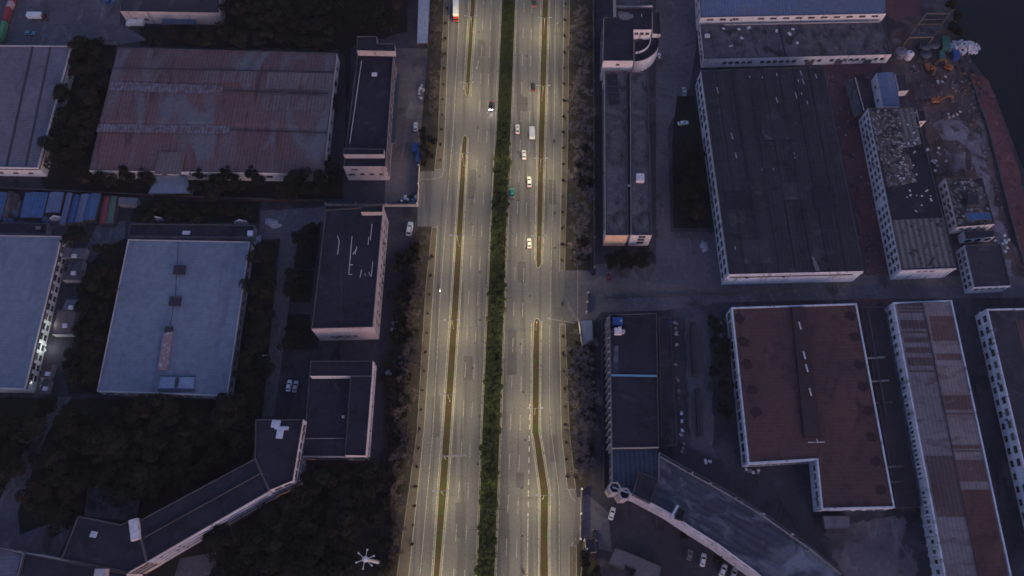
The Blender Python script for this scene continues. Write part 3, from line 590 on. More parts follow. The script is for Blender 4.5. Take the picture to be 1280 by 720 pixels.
b = Bld('side_block', 'pale flat roofed corner block behind a white wall at the lower corner', 'building', [(-60, 678), (3, 686), (28, 692), (5, 790), (-80, 790)], 9, m_wall_w, m_rf_gry2, .5); b.win(1, 2, [5], 1.6, 1.4)
b = Bld('strip_building', 'narrow dark roofed building between the blue sheds and the far west grey roof', 'building', [(-50, 277), (60, 279), (58, 292.5), (-55, 291)], 3.6, m_wall_g, m_rf_dark, .3); b.box('vent', 48, 285, 3.6, (2, 1.4, .6), m_wall_g); b.win(0, 8, [2.2], 1.6, 1)
# alley huts
for x0, y0, x1, y1, m, lab in ((68, 388, 95, 418, mat('pink_sheet', (.20, .135, .13), (.14, .10, .10), .3, 1, .8), 'pinkish roofed hut with a rooftop unit in the warehouse alley'), (80, 374, 98, 387, m_rf_gry2, 'pale roofed hut in the alley just above the pinkish hut'), (80, 325, 104, 350, m_rf_weath, 'grey roofed hut in the alley near the large single tree'), (78, 310, 108, 322, m_rf_gry2, 'narrow pale roofed hut at the top of the alley'), (54, 455, 66, 472, mat('brick_sheet', (.15, .085, .075), None, .3, 1, .8), 'small brick red roofed hut in the lower alley'), (52, 474, 62, 490, m_rf_weath, 'tiny grey roofed hut at the bottom of the alley')):
    bb = Bld('hut', lab, 'hut', [(x0 + 3, y0), (x1, y0), (x1 - 5, y1), (x0 - 3, y1)], 3.2, m_wall_p, m, .1, .15); bb.box('door', (x0 + x1) / 2 - 2, y1 + 2, 1.0, (1.0, .1, 2), m_door)
    bb.box('air_unit', (x0 + x1) / 2, (y0 + y1) / 2 + 4, 3.5, (1.8, 1.5, .9), m_wall_w)

# ---- right side of the road
b = Bld('office_block', 'black roofed office with a stepped plan and a round pale roof patch', 'office building', [(770, 9), (815, 9), (815, 37), (792, 37), (792, 76), (754, 76), (755, 21), (770, 21)], 14, m_wall_w, m_rf_dark, .35)
b.blob('roof_patch', 781, 20, 3.6, 2.7, m_rf_pat); b.win(4, 1, [11.5], 1.4, .9); b.win(2, 3, [5, 11.5], 1.6, 1.2); b.win(5, 14, [5, 8.5, 11.5], 1.8, 1.3)
b.box('antenna', 802, 19, 14.2, (.2, 1.4, .4), m_wall_w)
b = Bld('round_wing', 'low quarter round wing with curved pale rim tucked into the stepped office', 'office building', [(793, 50)] + [(793 + 32 * cos(a), 50 + 27 * sin(a)) for a in [radians(d) for d in range(-18, 91, 12)]], 8, m_wall_w, m_rf_dark, .7, .5)
arc = [(793 + 20 * cos(a), 50 + 16 * sin(a)) for a in [radians(d) for d in range(-10, 91, 12)]]; b.strip('curved_wall', arc, 7.9, .35, 1.2, m_wall_w)
b = Bld('office_annex', 'small dark roofed annex with white corner walls right of the stepped office', 'office building', [(815.8, 14), (825, 14), (826, 43), (816, 42)], 10, m_wall_w, m_rf_dark, .5); b.win(2, 1, [7], 1.6, 1.2)
b = Bld('office_annex', 'low grey roofed annex above the stepped black office', 'office building', [(769, -50), (818, -50), (816, 7), (770, 7)], 10, m_wall_w, m_rf_weath, .4); b.win(1, 6, [5], 1.6, 1.2)
b = Bld('row_house', 'long weathered twin roof with cream end wall facing the cross street, west half', 'workshop', [(756, 89), (783.5, 89), (785, 294), (757, 294)], 10, m_wall_w, m_rf_weath, .5)
b.root['label'] = 'long weathered workshop roof with blank cream end wall above the hedge'
b.win(3, 30, [3, 7], 2, 1.4); p = b.px(768, 112, 9.5)
for k in range(5): q = MB(); q.box((p.x - 1 + .25 * k, p.y + 6.4 - 3.2 * k, 9.6), (4.6, 2.6, .2)); q.build('roof_panel', m_rf_dark, b.root)
a_, b_, d_, n_ = b.edge(2); q = MB(); c_ = (a_ + b_) / 2 + n_ * .06; q.box((c_.x, c_.y, 5), ((b_ - a_).length - .05, .12, 9.96), atan2(d_.y, d_.x)); q.build('end_wall', m_wall_c, b.root)
b = Bld('row_house', 'long weathered workshop roof with white end wall and three windows', 'workshop', [(788, 90), (810, 90), (815, 294), (789, 294)], 10, m_wall_w, m_rf_weath, .5)
b.win(2, 1, [8.6, 6, 3.4], 2.6, 1.4, .25, .35); b.win(1, 26, [3, 7], 2, 1.4); b.box('roof_room', 800, 223, 10.3, (3.2, 3.4, 2.4), m_wall_w)
b = Bld('valley_link', 'dark sunken gutter roof between the two weathered workshop roofs', 'roof link', [(784.2, 90), (787.4, 90), (788.4, 293.5), (785.6, 293.5)], 8, m_wall_p, m_rf_dark, .1, .1); b.box('hatch', 786, 232, 8.1, (1, 1, .4), m_wall_w)
b = Bld('factory', 'blue metal roofed factory with white windowed south wall at the top', 'factory', [(871, -70), (1106, -70), (1108, 17), (876, 22)], 9, m_wall_w, m_rf_blue, .3, profile=[(0, 0), (.5, 1.2), (1, 0)], axis=1)
b.win(2, 14, [7.6], 2.8, .9, .02, .02); b.win(3, 6, [3.5, 7], 2.2, 1.3)
b = Bld('factory', 'weathered grey slab roofed factory below the blue roof with broken white south wall', 'factory', [(875.5, 31), (1104, 26), (1115, 68), (880, 74)], 6, m_wall_w, m_rf_weath, .3)
b.win(2, 26, [3.2], 1.7, 1.4, .02, .1, skip=(2, 9, 13, 20)); b.win(2, 3, [1.6], 3.6, 2.8, .03, .5, door=True); b.win(3, 5, [3.4], 1.8, 1.4)
b.box('roof_room', 884, 45, 6, (2.2, 1.6, 1.2), m_wall_w); b.scraps('debris_sheet', 9, (885, 32, 1000, 60), m_wall_w, (.5, 1.4), (.6, 2), along=False)
b.strip('roof_seam', [(973, 29), (982, 70)], 5.75, .6, .14, m_rf_dark); b.strip('rubble_edge', [(905, 31), (1100, 27)], 5.85, .5, .4, m_wall_p)
b = Bld('factory', 'huge black sheet roofed factory with white windowed west and south walls', 'factory', [(876, 88), (1030, 83), (1080, 339), (911, 343)], 11, m_wall_b, m_rf_blk, .3, profile=[(0, 0), (.09, .5), (.18, .1), (.28, .5), (.37, .1), (.47, .5), (.55, .1), (.65, .5), (.74, .1), (.84, .5), (.92, .1), (1, .4)])
b.win(3, 24, [3.2, 7.6], 2.4, 2.2, .01, .01); b.win(2, 20, [8.2], 2.2, .9, .06, .02); b.ledge(3, 5.4, .3, .4, m_wall_b); b.ledge(2, 9.9, .4, .5, m_wall_w)
m_clear = mat('torn_white_sheet', (.45, .46, .52), (.3, .3, .36), .5, 2, .6)
def scrap(x, y, l=2.2, w=.35, rz=.08): b.box('patch_strip', x, y, 11.1, (w, l, .12), m_clear, rz)
for x, y, l in ((897, 113, 3), (915, 170, 3), (920, 194, 2.6), (1001, 91, 2.6), (1004, 102, 2.6), (1020, 95, 2.2), (995, 119, 3.4), (971, 125, 2.5), (1009, 128, 1.8), (998, 101, 1.2), (971, 93, 1.5), (1002, 117, 1), (937, 96, 1), (953, 97, 1), (940, 312, 4), (993, 192, 1), (994, 197, 1), (967, 211.5, .9), (940, 212, .9), (953, 212, .8), (919, 310, 1.4)): scrap(x, y, l)
b.strip('roof_seam', [(905, 213), (1050, 205)], 11.2, .35, .12, m_rf_char)
b.patch('pale_patch', [(1014, 320), (1018, 322), (1025, 338), (1020, 339)], m_rf_pat, z=11.3); b.patch('pale_patch', [(1025, 323), (1031, 327), (1039, 333), (1034, 334)], m_rf_char, z=11.3)
for u0, u1, y0, y1, mm in ((950, 985, 150, 175, m_rf_char), (1015, 1042, 235, 262, m_rf_dark), (905, 935, 240, 262, m_rf_dark), (925, 960, 300, 330, m_rf_char), (975, 1000, 228, 250, m_rf_char)):
    b.patch('roof_patch', [(u0, y0), (u1, y0 - 1), (u1 + 4, y1 - 1), (u0 + 4, y1)], mm, z=11.24)
for k in range(1, 8):
    xa, xb = 876 + (1030 - 876) * k / 8, 911 + (1080 - 911) * k / 8; b.strip('roof_seam', [(xa, 87), (xb, 341)], 11.22 + .01 * (k % 2), .22, .1, m_rf_dark)
b = Bld('derelict_block', 'derelict block with rubble strewn roof, striped broken sheeting and pale windowed wall', 'derelict building', [(1085, 135), (1144, 134), (1196, 335), (1127, 338)], 10, m_wall_b, m_rf_dark, .3)
b.patch('rubble_roof', [(1086, 137), (1122, 136), (1146, 228), (1110, 234)], m_rf_ruin); b.patch('rubble_roof', [(1122, 136), (1142, 135), (1152, 180), (1133, 185)], m_rf_strip, .008); b.patch('striped_roof', [(1115, 275), (1180, 272), (1195, 333), (1128, 336)], m_rf_strip)
b.win(3, 22, [2.6, 5.6, 8.4], 1.7, 1.3, .01, .01); b.win(2, 3, [8.2], 1.6, .7, .35, .3); b.win(1, 18, [5, 8.2], 1.8, 1.4); b.ledge(2, 9.5, .5, .4, m_wall_w)
b.scraps('rubble_chunk', 36, (1122, 140, 1148, 230), m_wall_w, (.2, .7), (.3, 1.2), .15, False); b.scraps('rubble_chunk', 40, (1092, 140, 1140, 232), m_wall_g, (.4, 1.1), (.4, 1.6), .15, False); b.scraps('rubble_chunk', 10, (1120, 238, 1165, 270), m_wall_w, (.4, .7), (.4, 1.6), .15, False)
b = Bld('blue_shed', 'blue metal shed with pale blue gable wall among the red earth', 'shed', [(1096, 91), (1117, 90), (1126, 132), (1104, 133)], 6, m_wall_b, m_rf_blue, .1, .15, profile=[(0, 0), (.5, .6), (1, 0)]); b.win(3, 2, [3], 1.2, 1.2, .1, .1)
b = Bld('dark_hut', 'dark roofed hut with one white wall right of the blue metal shed', 'hut', [(1119, 92), (1131, 93), (1136, 113), (1124, 114)], 4, m_wall_w, m_rf_char, .2); b.box('door', 1130, 115, 1.2, (1.2, .1, 2.2), m_door)
b = Bld('roof_hut', 'small dark rooftop hut with white wall beside the derelict block', 'hut', [(1146, 137), (1156, 137), (1158, 151), (1149, 152)], 9, m_wall_w, m_rf_dark, .2); b.win(2, 1, [7.6], 1, .8)
b = Bld('long_shelter', 'narrow grey shelter with pale rail west of the blue metal shed', 'shelter', [(1056, 101), (1066, 98), (1078, 140), (1068, 146)], 3.4, m_steel, m_rf_weath, .1, .12, z0=3.1)
for x, y in ((1057, 103), (1066, 101), (1069, 144), (1077, 139)):
    p = b.px(x, y, 3.2); q = MB(); q.tube((p.x, p.y, 0), (p.x, p.y, 3.15), .1); q.build('post', m_steel, b.root)
b.strip('rail', [(1069, 97), (1080, 138)], 3.6, .25, .25, m_wall_w)
b = Bld('derelict_house', 'derelict rubble roofed house with pale walls right of the striped roof', 'derelict building', [(1182, 222), (1228, 222), (1244, 280), (1197, 284)], 6.5, m_wall_w, m_rf_ruin, .5, .3); b.win(3, 6, [2, 4.8], 1.6, 1.2); b.win(2, 4, [2, 4.8], 1.4, 1.2); b.block('stair_hood', [(1210, 242), (1222, 242), (1223, 256), (1212, 256)], 6, 7.6, m_wall_d, m_rf_char, .1, .1)
b = Bld('site_canopy', 'bright blue canopy on top of the derelict house by the dust', 'canopy', [(1207, 266), (1238, 265), (1240, 274), (1210, 276)], 8.4, m_steel, m_rf_blue2, .08, .1, z0=8.2)
for x, y in ((1211, 275), (1239, 273)):
    p = b.px(x, y, 4.9); q = MB(); q.tube((p.x, p.y, 6), (p.x, p.y, 8.25), .1); q.build('post', m_steel, b.root)
b = Bld('arched_wall_house', 'low pale blue fronted house with three dark round openings', 'derelict building', [(1204, 289), (1242, 287), (1244, 296), (1207, 299)], 4.5, m_wall_b, m_rf_char, .3)
for k in range(3):
    a_, b_, d_, n_ = b.edge(2); c_ = a_.lerp(b_, (k + .5) / 3) + n_ * .003; q = MB(); q.tube((c_.x, c_.y, 2.4), (c_.x + n_.x * .1, c_.y + n_.y * .1, 2.4), 1.3, n=20); q.build('round_window', m_glass, b.root)
b = Bld('square_house', 'square dark roofed house with pale windowed west wall by the cross street', 'house', [(1206, 306), (1251, 304), (1264, 357), (1218, 359)], 7, m_wall_b, m_rf_char, .3); b.win(3, 6, [2, 5], 1.7, 1.4); b.win(2, 5, [4.8], 1.6, 1.2); b.ledge(2, 6.4, .3, .3, m_wall_w)

b = Bld('slab_office', 'dark roofed slab with finned pale west wall and blue gutter across its roof', 'office building', [(762, 393), (821, 391), (824, 559), (765, 560)], 12.5, m_wall_p, m_rf_dark, .35)
b.root['label'] = 'long dark slab roof crossed by a light blue gutter, finned pale wall facing the verge'
b.strip('gutter', [(764, 469), (821, 470)], 12.4, .7, .3, flat('light_blue_metal', (.16, .36, .48), .6)); b.patch('roof_patch', [(768, 433), (773, 432), (773, 467), (766, 466)], m_rf_mot)
b.win(3, 18, [2.5, 5.8, 9.2], 2.2, 1.4); b.pil(3, 19, .5, .9, 12.3, m_wall_p, 'fin')
bq = Bld('side_shed', 'long low dark shed along the east side of the dark slab', 'shed', [(823.5, 396), (838, 396), (846, 556), (827, 557)], 4.5, m_wall_d, m_rf_dark, .15, .2); bq.win(1, 20, [2.6], 1.8, 1.2)
for x0, y0, x1, y1, lab in ((864, 402, 870, 468, 'narrow dark storage row in the dark yard, upper of two'), (870, 485, 877, 545, 'narrow dark storage row in the dark yard, lower of two')):
    bq = Bld('storage_row', lab, 'shed', [(x0, y0), (x1, y0), (x1 + 2.5, y1), (x0 + 3, y1)], 2.6, m_wall_d, m_rf_char, .05, .1, profile=[(0, 0), (.5, .4), (1, 0)]); bq.box('door', x0 + 6, y1 + 1, 1.0, (1.2, .1, 1.9), m_door)
b = Bld('blue_wing', 'navy corrugated lower roof below the dark slab beside the verge', 'office building', [(765.5, 561), (822, 561), (822, 606), (766, 607)], 10, m_wall_p, m_rf_navy, .5, profile=[(0, 0), (.5, .8), (1, 0)], axis=1); b.win(3, 4, [2.5, 5.8], 2.2, 1.4)
for k, (x, y) in enumerate(((772, 402), (772.5, 414))):
    p = P(x, y, 13.5); t = thing(('water_tank', 'air_handler')[k], ('bright blue square water tank on the north end of the dark slab roof', 'pinkish white air handler on the slab roof beside the blue tank')[k], ('tank', 'machine')[k], (p.x, p.y, 12.16)); q = MB()
    if k == 0:
        q.box((0, 0, 1.3), (3.6, 2.6, 1.6)); q.box((0, 0, 2.14), (3.8, 2.8, .08)); q.build('body', m_cb, t)
        q = MB(); [q.tube((sx, sy, 0), (sx, sy, .5), .1) for sx in (-1.5, 1.5) for sy in (-1, 1)]; q.build('stand', m_steel, t); q = MB(); q.tube((1.2, 0, 2.1), (1.2, 0, 2.35), .45, n=12); q.build('lid', m_cs, t)
    else:
        q.box((0, 0, 1), (2.6, 2.4, 1.8)); q.box((.6, .9, 2.2), (1.2, 1.0, .7)); q.build('body', m_wall_w, t); q = MB(); q.tube((-1.2, 0, 1), (-3.6, 0, 1), .25); q.build('duct', m_cope, t); q = MB(); q.tube((2, -.1, 0), (2, -.1, 1.8), .7, n=14); q.build('fan', m_wall_p, t)
arcN = [(824.5, 565), (856, 583), (900, 607), (950, 637), (1012, 681), (1050, 712), (1085, 745)]
arcS = [(1010, 775), (968, 735), (945, 714), (900, 681), (865, 659), (838, 641), (797, 619), (766, 608), (766, 606), (824, 604)]
b = Bld('curved_block', 'long curved block with mottled grey roof and pinkish front above the parked cars', 'office building', arcN + arcS, 12, m_wall_w, m_rf_mot, .5, ang=radians(-30))
b.strip('parapet_beam', [(x + 1, y + 6) for x, y in arcN[:6]], 12, .5, .5, m_wall_g)
for x, y in ((856, 584), (866, 591), (885, 601), (923, 622), (930, 627), (952, 641), (988, 668), (1006, 683)): b.box('roof_rubble', x + R(-4, 4), y + R(-1, 5), 11.9, (R(.5, 2), R(.4, 1.2), .5), random.choice((m_wall_g, m_wall_p, m_rf_mot)), R(0, 2))
b.block('roof_room', [(798, 589), (823, 599), (813, 629), (791, 618)], 11, 14, m_rf_mot, m_rf_dark, .2)
b.strip('fire_wall', [(847, 632), (838, 648)], 12.3, .7, 2.2, m_wall_b); b.block('roof_pen', [(848, 633), (858, 638), (853, 652), (843, 648)], 11.4, 12.6, m_rf_mot, m_rf_dark, .5)
for i in range(9, 16): b.win(i, max(1, int((b.loc[(i + 1) % len(b.loc)] - b.loc[i]).length / 4.2)), [2.2, 5.4, 8.6], 2.3, 1.5, .03, .03)
for i in (8, 9, 10, 11, 12, 13): b.ledge(i, 11.7, .6, .5, m_wall_w); b.ledge(i, 8.0, .5, 1.0, m_wall_w); b.ledge(i, 4.4, .5, 1.7, m_wall_w)
for x, y, lab in ((768.5, 609.5, 'pale round stair tower at the corner of the curved block'), (781, 617, 'second pale stair tower next to the corner tower of the curved block')):
    p = P(x, y, 13); t = thing('stair_tower', lab, 'stair tower', (p.x, p.y, 0)); q = MB(); n = 6
    q.lathe([(2.2, 0), (2.2, 13), (1.75, 13), (1.75, 11.2)], n); q.build('wall', m_wall_p, t); q = MB(); q.lathe([(1.74, 11.3), (0, 11.3)], n); q.build('roof', m_rf_dark, t); q = MB(); q.lathe([(2.32, 12.4), (2.32, 12.9), (2.22, 12.95)], n); q.lathe([(2.32, 8), (2.32, 8.4), (2.22, 8.45)], n); q.build('ledge', m_wall_p, t)

m_rf_ridge = mat('dark_rust_ridge', (.062, .038, .04), (.042, .03, .033), .08, .8, .85, corr=('Y', 1.4, .15))
b = Bld('red_factory', 'large red brown roofed factory with a notched corner and pale parapets', 'factory', [(914, 384), (1071, 379), (1119, 635), (1027, 637), (1021, 575), (935, 580)], 8, m_wall_b, m_rf_red, .4, .6, cope=m_wall_b, ang=None)
b.block('ridge_vent', [(990, 384), (1007, 384), (1027, 548), (1006, 548)], 7.6, 8.7, m_rf_ridge, m_rf_ridge, .02, .02)
for x, y in ((1000, 407), (1005.5, 444), (1008.5, 460), (1013, 490)): b.box('vent_cap', x, y, 8.95, (.5, 3, .2), m_wall_w, .12)
b.strip('roof_cross', [(1010, 553), (1031, 552.5)], 7.7, .3, .12, m_wall_w); b.strip('roof_cross', [(1020, 545), (1022, 552)], 7.7, .3, .12, m_wall_w)
m_soot = mat('soot_stain', (.045, .026, .030), (.035, .02, .024), .3, 1.2, .9)
for x, y in ((1063, 395), (1068, 421), (1074, 456), (1079, 483), (1085, 514), (1090, 546), (1095, 577), (1101, 612), (925, 398), (929, 427), (934, 455), (940, 487), (945, 515)): b.blob('soot_stain', x, y, 2.3, 2.0, m_soot)
b.win(5, 15, [4.4], 3.0, 2.8, .01, .01); b.win(4, 8, [4], 2.2, 1.5); b.win(3, 5, [5.4], 2, 1.4); b.win(2, 6, [4], 2, 1.5)
b = Bld('pipe_yard', 'dark low roof with cross beams between the red factory and the patchwork factory', 'shed', [(1077, 383), (1105, 383), (1151, 634), (1122, 635)], 3.5, m_wall_d, mat('soot_roof', (.05, .036, .044), (.033, .026, .032), .1, 1, .9), .1, .2)
for y, k in ((447, 0), (476, 0), (503, 1), (583, 1), (602, 1)):
    x = 1091 + (y - 447) * .183; b.strip('cross_beam', [(x - 9, y + 1), (x + 15, y - .5)], 3.9, .7, .3, m_rf_weath if k else m_wall_g)
b.strip('pipe', [(1085, 388), (1108, 520)], 4.6, .3, .3, m_wall_d)
b = Bld('patchwork_factory', 'long factory with patchwork pink and rust sheet roof and buttressed west wall', 'factory', [(1116, 378), (1190, 375), (1278, 780), (1192, 780)], 8, m_wall_b, m_rf_pat, .3, .6, cope=m_wall_b, profile=[(0, 0), (.5, 1.2), (1, 0)])
def ridge(y): return [1152 + (y - 378) * .216, 0][0]
ZR = 8.6
def sx(y): return 1120 + (y - 378) * .188, 1152 + (y - 378) * .205, 1187 + (y - 375) * .215
def rpatch(side, y0, y1, m):
    e0, e1 = sx(y0), sx(y1); i, j = (0, 1) if side == 0 else (1, 2); pts = []
    for x, y, r in ((e0[i], y0, i), (e0[j], y0, j), (e1[j], y1, j), (e1[i], y1, i)): z = 7.76 + (1.17 if r == 1 else .06); q = b.px(x + (.8 if i == r else -.8), y, z); pts.append((q.x, q.y, z + .03))
    q = MB(); q.add(pts, [(0, 1, 2, 3)]); q.build('sheet_patch', m, b.root)
for y0, y1 in ((379, 383), (385, 387), (389, 391), (400, 411), (414, 416.5), (422, 428), (434, 441), (447, 457), (463, 465)): rpatch(0, y0, y1, m_rf_patr)
for y0, y1 in ((395, 426), (442, 450), (494, 512), (516, 518), (556, 561), (563, 565)): rpatch(1, y0, y1, m_rf_patr)
rpatch(0, 570, 646, m_rf_patr); rpatch(1, 575, 602, m_rf_patr); rpatch(1, 612, 780, m_rf_red)
b.strip('ridge_cap', [(1153, 379), (1235, 779)], 9.0, .35, .08, m_rf_char); rpatch(1, 602, 612, m_rf_pat)
b.win(3, 34, [4.6], 2.2, 1.6, .01, .01); b.pil(3, 34, .9, .35, 6.8, m_wall_b, 'buttress'); b.win(0, 6, [4.5], 2, 1.4); b.win(1, 26, [4.5], 2.2, 1.5)
b = Bld('east_factory', 'dark roofed factory with pale windowed west wall at the far east edge', 'factory', [(1233, 386), (1340, 384), (1440, 780), (1326, 780)], 8, m_wall_b, m_rf_char, .4, .6, cope=m_wall_b)
b.win(3, 24, [5.6], 2.6, 2.6, .01, .01); b.win(3, 24, [2.0], 2.2, 1.5, .01, .01); b.ledge(3, 4.6, .4, .9, m_wall_b); b.patch('sheet_patch', [(1270, 400), (1300, 398), (1330, 520), (1300, 522)], m_rf_patr)
b = Bld('yard_shed', 'low grey roofed shed with stepped plan in the yard of parked cars', 'shed', [(769, 685), (782, 689), (827, 708), (822, 735), (792, 722), (795, 712), (782, 706), (780, 712), (761, 704)], 4, m_wall_d, mat('grey_slab_roof', (.15, .13, .14), (.12, .105, .115), .1, 1, .9), .1, .2)
b = Bld('gatehouse', 'small gatehouse with pale blue roof at the cross street corner', 'gatehouse', [(724, 400), (741, 398), (742, 424), (728, 430)], 4, m_wall_w, m_rf_gry, .2); b.win(1, 2, [2], 1.6, 1.2); b.win(2, 2, [2], 1.4, 1.2)
b = Bld('guard_booth', 'small dark roofed guard booth behind the roadside railing', 'booth', [(731, 673), (744, 672), (746, 690), (733, 692)], 3.4, m_wall_w, m_rf_dark, .2); b.win(3, 2, [1.8], 1.2, 1.1); b.box('lamp', 734, 686, 3.5, (.5, .5, .4), m_wall_w)
b = Bld('loading_bay', 'pale roofed loading dock against the south wall of the red factory', 'dock', [(1029, 645), (1062, 645), (1063, 660), (1031, 661)], 3, m_wall_d, m_rf_gry2, .05, .15); b.box('ramp', 1046, 664, .5, (8, 2, 1.0), m_wall_d)

# ------------------------------------------------------------------ walls and fences
def wall(label, pl, h, m, t=.35, group=None, name='wall', posts=True):
    pts = [P(x, y) for x, y in pl]; o = pts[0].copy(); r = thing(name + '_run' if name == 'x' else 'boundary_wall', label, 'wall', o, 0, group); q = MB(); c = MB()
    for a, b2 in zip(pts, pts[1:]):
        u, v = a - o, b2 - o; q.bar(u + Vector((0, 0, h / 2)), v + Vector((0, 0, h / 2)), t, h); c.bar(u + Vector((0, 0, h + .05)), v + Vector((0, 0, h + .05)), t + .15, .1)
    q.build('panel', m, r); c.build('coping', m_cope, r)
    n = max(2, int(sum((b2 - a).length for a, b2 in zip(pts, pts[1:])) / 12)); at, L = along(pl, 0)
    for k in range(n + 1):
        p, _ = at(min(L - .01, L * k / n)); p = p - o; q = MB(); q.box((p.x, p.y, h / 2 + .1), (t + .25, t + .25, h + .2)); q.build('pillar', m, r)
wall('white boundary wall at the road entrance beside the rubbish pile', [(524, 210), (522, 257)], 2.4, m_wall_w); wall('pinkish boundary wall running from the office block to the entrance corner', [(408, 257), (480, 258), (521.5, 258)], 2.2, m_wall_p)
wall('white gate wall beside the parking yard entrance', [(727, 612), (726, 650), (725.5, 674)], 2.2, m_wall_w); wall('long grey boundary wall west of the weathered workshops', [(741, -60), (743, 335)], 2.2, m_wall_g)
wall('pale railing wall beside the guard booth', [(730, 676), (726, 722)], 1.6, m_wall_w, .2); wall('low white wall at the cross street gatehouse', [(735, 367), (733, 391)], 1.4, m_wall_w, .3)
wall('brick red boundary wall along the north edge of the tree rows', [(0, 237), (185, 246), (350, 252), (408, 253)], 2, m_rf_red); wall('pink topped wall along the north edge of the rusted warehouse', [(112, 54), (146, 56)], 2, m_wall_p)
wall('dark wall separating the yard from the curved block', [(752, 400), (754, 610)], 1.8, m_wall_d); wall('low dark wall across the cross street yard', [(757, 372), (830, 369), (920, 366)], .8, m_wall_d, .4)
wall('low dark wall along the riverside red embankment', [(1211, 95), (1236, 165), (1261, 265), (1279, 330)], .8, m_wall_d, .5)

# ------------------------------------------------------------------ street lamps
def lamp_proto():
    r = thing('street_lamp', 'double armed street lamp', 'street lamp', (0, 0, 0), 0, 'double armed street lamps in the side medians')
    q = MB(); q.tube((0, 0, 0), (0, 0, .5), .28, .22, 10); q.tube((0, 0, .5), (0, 0, 10.3), .14, .09, 8); q.build('pole', m_steel, r)
    for s in (-1, 1):
        q = MB(); q.tube((0, 0, 10.2), (s * 1.1, 0, 10.75), .07, .06); q.tube((s * 1.1, 0, 10.75), (s * 2.1, 0, 10.9), .06, .05); a = q.build('arm', m_steel, r)
        q = MB(); q.box((s * 2.5, 0, 10.92), (1.0, .42, .16)); q.box((s * 2.5, 0, 11.02), (.7, .32, .06)); h = q.build('lamp_head', m_cw, r)
        q = MB(); q.box((s * 2.5, 0, 10.825), (.7, .28, .03)); q.build('lens', m_lit, h)
    return r
L0 = lamp_proto()
spl = bpy.data.lights.new('lamp_light', 'SPOT'); spl.energy = LAMP_W; spl.color = (1.0, .83, .40); spl.spot_size = radians(158); spl.spot_blend = .6; spl.shadow_soft_size = .35
spl.use_nodes = True; _t = spl.node_tree; _e = _t.nodes['Emission']           # street-lamp optics throw more light sideways than straight down
_c = _t.nodes.new('ShaderNodeTexCoord'); _x = _t.nodes.new('ShaderNodeSeparateXYZ'); _t.links.new(_c.outputs['Normal'], _x.inputs[0])
def _m(op, a, b=None):
    n = _t.nodes.new('ShaderNodeMath'); n.operation = op
    for i, q in enumerate((a, b)):
        if q is None: continue
        if hasattr(q, 'links'): _t.links.new(q, n.inputs[i])
        else: n.inputs[i].default_value = q
    return n.outputs[0]
_t.links.new(_m('POWER', _m('MAXIMUM', _m('ABSOLUTE', _x.outputs[2]), .22), -1.7), _e.inputs[1])
lamps = [(591.5, -68, 'L'), (588.7, 20, 'L'), (583.5, 103, 'L'), (578, 191, 'L'), (571.5, 294, 'L'), (564.5, 400, 'L'), (559.5, 493, 'L'), (551, 614, 'L'), (543, 735, 'L'), (683, -68, 'R'), (681, 22, 'R'), (679, 107, 'R'), (676, 198, 'R'), (674, 295, 'R'), (671, 401, 'R'), (669, 510, 'R'), (680, 619, 'R'), (681, 738, 'R')]
side = {'L': 'west', 'R': 'east'}
where = {'L': ['just outside the top edge', 'beside the white truck at the top', 'above the tip of the upper soil strip', 'at the start of the long soil strip', 'level with the white van', 'level with the pipe strewn roof', 'below the middle of the soil strip', 'below the road sign arm', 'at the bottom edge'],
         'R': ['just outside the top edge', 'at the top near the black car', 'beside the upper dark car', 'right of the white saloon in the middle lane', 'right of the lone white saloon', 'at the nose of the lower soil strip', 'halfway down the lower soil strip', 'at the kink of the lower soil strip', 'at the bottom edge']}
cnt = {'L': 0, 'R': 0}
for i, (x, y, s_) in enumerate(lamps):
    p = P(x, y, 10.9); r = L0 if i == 0 else copy_thing(L0, (0, 0, 0)); r.location = (p.x, p.y, .1)
    r['label'] = 'double armed lamp in the %s median, %s' % (side[s_], where[s_][cnt[s_]]); cnt[s_] += 1
    for s in (-1, 1):
        lo = link('lamp_light', spl, r, (s * 2.5, 0, 10.75))
# lamp in the warehouse alley
def wall_lamp(x, y, label, e):
    p = P(x, y, 4); t = thing('wall_lamp', label, 'lamp', (p.x, p.y, 4)); q = MB(); q.bar((-1.0, 0, 0), (0, 0, .1), .06, .06); q.build('bracket', m_dsteel, t)
    q = MB(); q.lathe([(.05, .2), (.3, .02), (.3, -.02)], 10); q.build('lamp_shade', m_dsteel, t); q = MB(); q.lathe([(0, -.14), (.15, -.1), (.2, 0)], 10); q.build('bulb', flat('bulb_glow', (1, 1, .9), .4, emit=((.9, 1, .95), 14)), t)
    l = bpy.data.lights.new('alley_light', 'POINT'); l.energy = e; l.color = (.85, 1, .92); l.shadow_soft_size = .2; link('alley_light', l, t, (0, 0, -.35))
wall_lamp(58, 432, 'bright white wall lamp lighting the cluttered alley', 150); wall_lamp(64, 405, 'smaller yellowish wall lamp beside the pinkish hut', 40); wall_lamp(38, 478, 'pale wall lamp at the lower end of the alley', 90)
